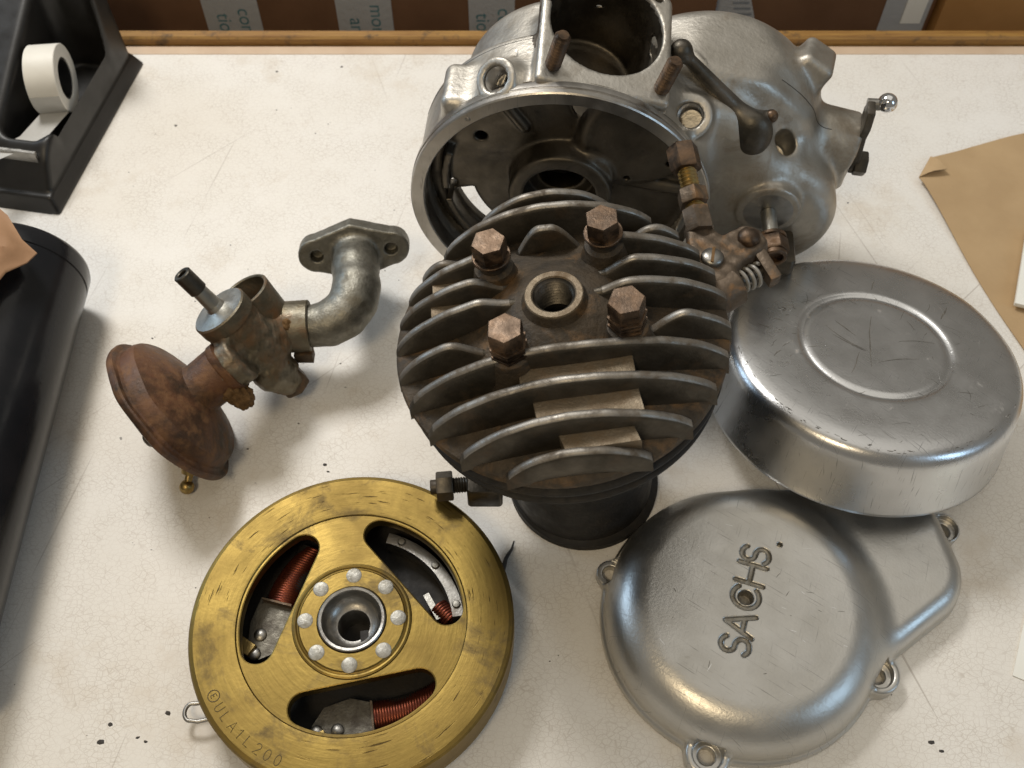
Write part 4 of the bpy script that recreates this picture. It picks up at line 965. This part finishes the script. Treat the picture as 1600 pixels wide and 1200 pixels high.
# ---------------------------------------------------------------- carburettor with elbow and rusty air filter
cb_ = thing('carburettor', 'dirty carburettor with bent intake elbow and rusty round air filter', 'carburettor', (-135, 310, 0))
V_ = lambda x, y, z: Vector((x + 135, y - 0 - 310, z))
fa, fb = V_(-90, 383, 35), None
fn_ = Vector((0.08, -0.90, 0.42)).normalized(); fx = Vector((0.98, 0.18, 0)); fx = (fx - fn_ * fx.dot(fn_)).normalized(); fy = fn_.cross(fx); FM = Matrix((fx, fy, fn_)).transposed(); FMl = [list(r) for r in FM]
path = [V_(-90, 383, 33), V_(-87, 364, 40), V_(-85, 350, 42), V_(-86, 341, 40.5), V_(-91, 333.5, 38), V_(-99, 329, 36.5), V_(-108, 327.5, 36), V_(-118, 327, 36)]
rad = [12.5, 12.3, 12.3, 12.2, 12.0, 11.6, 10.2, 10.0]
def elbow(X, Y, Z):
    d = None
    for i in range(len(path) - 1):
        q = sd_cap(X, Y, Z, path[i], path[i + 1], rad[i], rad[i + 1]); d = q if d is None else smin(d, q, 4)
    px, py, pz = X - fa.x, Y - fa.y, Z - fa.z
    u = px * fx.x + py * fx.y + pz * fx.z; v = px * fy.x + py * fy.y + pz * fy.z; n = px * fn_.x + py * fn_.y + pz * fn_.z
    rh = np.maximum(uneven(np.abs(u), v, 0, 0, 17.0, 21.5, 0, 10.0), -99); pl = np.maximum(rh + 1.2, np.abs(n) - 5.6 + 1.2)
    pl = np.sqrt(np.maximum(rh + 1.2, 0) ** 2 + np.maximum(np.abs(n) - 4.4, 0) ** 2) + np.minimum(pl, 0) - 1.2
    d = smin(d, pl, 3.5)
    for s in (-1, 1):
        hd_ = np.sqrt((u - s * 21) ** 2 + v ** 2) - 3.6; d = smax(d, -np.maximum(hd_, -n - 1.0), 0.8)
    return d + 0.10 * np.sin(X * 0.5 + Z * 0.3) * np.sin(Y * 0.4 + Z * 0.6)
casting('intake_elbow', elbow, (4, 0, 4), (88, 96, 68), 0.95, 'zinc_elbow', cb_)
g = G(); g.lathe([(10.2, 0), (13.6, 0), (14.0, 0.5), (14.0, 12.5), (13.4, 13), (10.2, 13)], frame(V_(-109, 327.8, 36.2), (-1, -0.08, 0)), 40); cl = g.build('clamp_band', 'zinc_body', cb_)
g = G(); g.box((0, 0, 0), (5, 3, 4), Matrix.Translation(V_(-113, 317, 24)), 0.8); g.build('clamp_ear', 'rusty_steel', cl)
ct, cbm = V_(-149.7, 316.1, 66), V_(-115.8, 304.2, 8); ca = (ct - cbm).normalized()
fl_dir = Vector((0.80, 0.45, 0.40)).normalized(); fc = V_(-176, 275, 33)
nk = fc + fl_dir * 50
def body(X, Y, Z):
    d = sd_cyl(X, Y, Z, ct - ca * 3, ct - ca * 40, 14.2, 2)
    d = smin(d, sd_cap(X, Y, Z, ct - ca * 30, ct - ca * 48, 12, 9), 6)
    d = smin(d, sd_cyl(X, Y, Z, V_(-121, 327, 36), V_(-140, 313, 42), 12.5, 2), 5)
    d = smin(d, sd_cyl(X, Y, Z, fc + fl_dir * 22, fc + fl_dir * 48, 12.5, 2, 13), 5)
    d = smin(d, sd_cap(X, Y, Z, V_(-128, 300, 30), V_(-122, 303, 20), 9, 8), 5)
    return d + 0.5 * np.sin(X * 0.55) * np.sin(Y * 0.5 + 1) * np.sin(Z * 0.6) + 0.15 * np.sin(X * 1.7 + Y) * np.sin(Z * 1.5)
casting('mixing_body', body, (-52, -44, 0), (30, 40, 80), 0.95, 'zinc_body', cb_)
g = G(); g.pipe(V_(-128, 326, 30), V_(-141.5, 333.5, 58), 14.5, 12.6, 14, 44); g.build('float_chamber', 'zinc_body', cb_)
g = G(); g.lathe([(15.2, -8), (15.4, -7), (15.4, -0.8), (14.6, 0), (8, 0.6), (5.2, 1.8), (4.6, 4), (0, 4)], frame(ct, ca), 48, 0, [1, 1, 1, 0, 0, 0, 0]); cap = g.build('cap', ['zinc_clean', 'zinc_body'], cb_)
g = G(); g.cyl(ct + ca * 2, ct + ca * 15, 4.5, 4.0, 24); g.build('cable_stem', 'zinc_clean', cap)
g = G(); g.pipe(ct + ca * 14.5, ct + ca * 27, 4.8, 2.4, 8, 24); g.build('stem_nipple', 'dark_steel', cap)
g = G(); q0 = ct - ca * 48; g.cyl(q0 + ca * 4, q0 - ca * 6, 9.5, 9.5, 32, 0, 0.6); g.build('jet_ring', 'zinc_body', cb_)
g = G(); g.hexa(q0 - ca * 5, q0 - ca * 17, 15, 0, 1.6); g.build('jet_nut', 'rusty_steel', cb_)
g = G(); g.lathe([(0, -8.5), (18, -8.2), (30, -7.2), (37, -4.5), (39.8, -2.6), (41.8, -2.0), (42.4, -0.6), (42.4, 0.9), (41.6, 1.8), (39.2, 2.0), (38.0, 3.0), (37.4, 9.0), (36.4, 11.0), (33.5, 12.4), (24, 16.0), (15.6, 19.4), (14.0, 20.4), (13.6, 22), (13.6, 36), (14.2, 37), (14.2, 40), (12, 41)], frame(fc, fl_dir), 96)
rf = random.Random(5); g.v = [tuple(Vector(p) + Vector((math.sin(p[1] * 0.21 + p[2] * 0.13), math.sin(p[0] * 0.19 + p[2] * 0.17), math.sin(p[0] * 0.15 + p[1] * 0.2))) * 0.45) for p in g.v]
fl_o = g.build('air_filter', 'rust_filter', cb_, 32)
fx_ = Vector((0, 0, 1)) - fl_dir * fl_dir.z; fx_.normalize(); fy_ = fl_dir.cross(fx_)
def crumb(X, Y, Z):
    c = V_(-144, 283, 44)
    d = sd_ball(X, Y, Z, c, 7); d = smin(d, sd_ball(X, Y, Z, c + Vector((6, -3, -5)), 6), 3); d = smin(d, sd_ball(X, Y, Z, c + Vector((-6, -2, 1)), 4.5), 3)
    return d + 0.9 * np.sin(X * 0.9) * np.sin(Y * 1.1) * np.sin(Z * 1.0) + 0.5 * np.sin(X * 2.1 + Z) * np.sin(Y * 1.9)
casting('filter_clamp', crumb, (-28, -46, 28), (14, -14, 58), 0.8, 'rust_crumb', cb_)
def crust(X, Y, Z):
    c = V_(-128, 318, 45); d = sd_cap(X, Y, Z, c, c + Vector((5, -13, -13)), 4.8, 4.0); d = smin(d, sd_ball(X, Y, Z, c + Vector((9, 4, 0)), 4.5), 4)
    return d + 0.9 * np.sin(X * 0.8 + 1) * np.sin(Y * 1.0) * np.sin(Z * 0.9) + 0.5 * np.sin(X * 1.9 + Z) * np.sin(Y * 2.1)
casting('rust_crust', crust, (-8, -24, 22), (28, 22, 62), 0.8, 'rust_crumb', cb_)
kp_ = fc - fl_dir * 7 - fx_ * 2 + fy_ * 10
g = G(); g.cyl(fc - fl_dir * 7 + fy_ * 6, fc - fl_dir * 18 + fy_ * 6, 5.0, 4.2, 20, 0, 0.8); g.build('filter_screw', 'dark_steel', cb_)
g = G(); b_ = V_(-170, 246.5, 4.6); g.ball(b_, 3.9, 20); g.cyl(b_, b_ + Vector((1.5, 6, 4)), 2.0); g.cyl(b_ + Vector((1.5, 6, 4)), b_ + Vector((2.4, 10, 8)), 4.2, 5.0); g.build('ball_nipple', 'brass_small', cb_)

# ---------------------------------------------------------------- crumbs and debris on the table
g = G(); rnd = random.Random(3)
def crumb_at(x, y, s):
    n = 6; vs = []; a0 = rnd.random() * 6
    for k in range(n): a = a0 + k * math.pi / 3; q = s * (0.5 + 0.6 * rnd.random()); vs.append((x + q * math.cos(a) * 1.4, y + q * math.sin(a), 0.02))
    vs.append((x, y, 0.3 + 0.5 * s)); g.add(vs, [(k, (k + 1) % n, n) for k in range(n)])
for k in range(80): crumb_at(rnd.uniform(-250, 250), rnd.uniform(100, 590), rnd.uniform(0.2, 0.65))
for x, y, s in ((-186, 126, 1.3), (-189, 118, 1.6), (-160, 131, 1.3), (-172, 120, 1.0), (-168, 118, 0.9), (-226, 521, 1.2), (276, 420, 1.3), (192, 118, 1.3), (196, 114, 1.0), (-165, 575, 0.9), (-120, 580, 1.0), (-100, 262, 1.1), (-98, 258, 0.8)): crumb_at(x, y, s)
stuff(g.build('table_crumbs', 'dirt', None, None))
g = G(); g.tube([(-5, 200, 0.8), (-3, 208, 1.2), (0, 213, 1.5), (1, 217, 2.2)], [1.4, 1.0, 0.7, 0.3], 6); tag(g.build('twig', 'dirt'), 'tiny dark splinter lying between the brass flywheel and the cylinder', 'splinter')
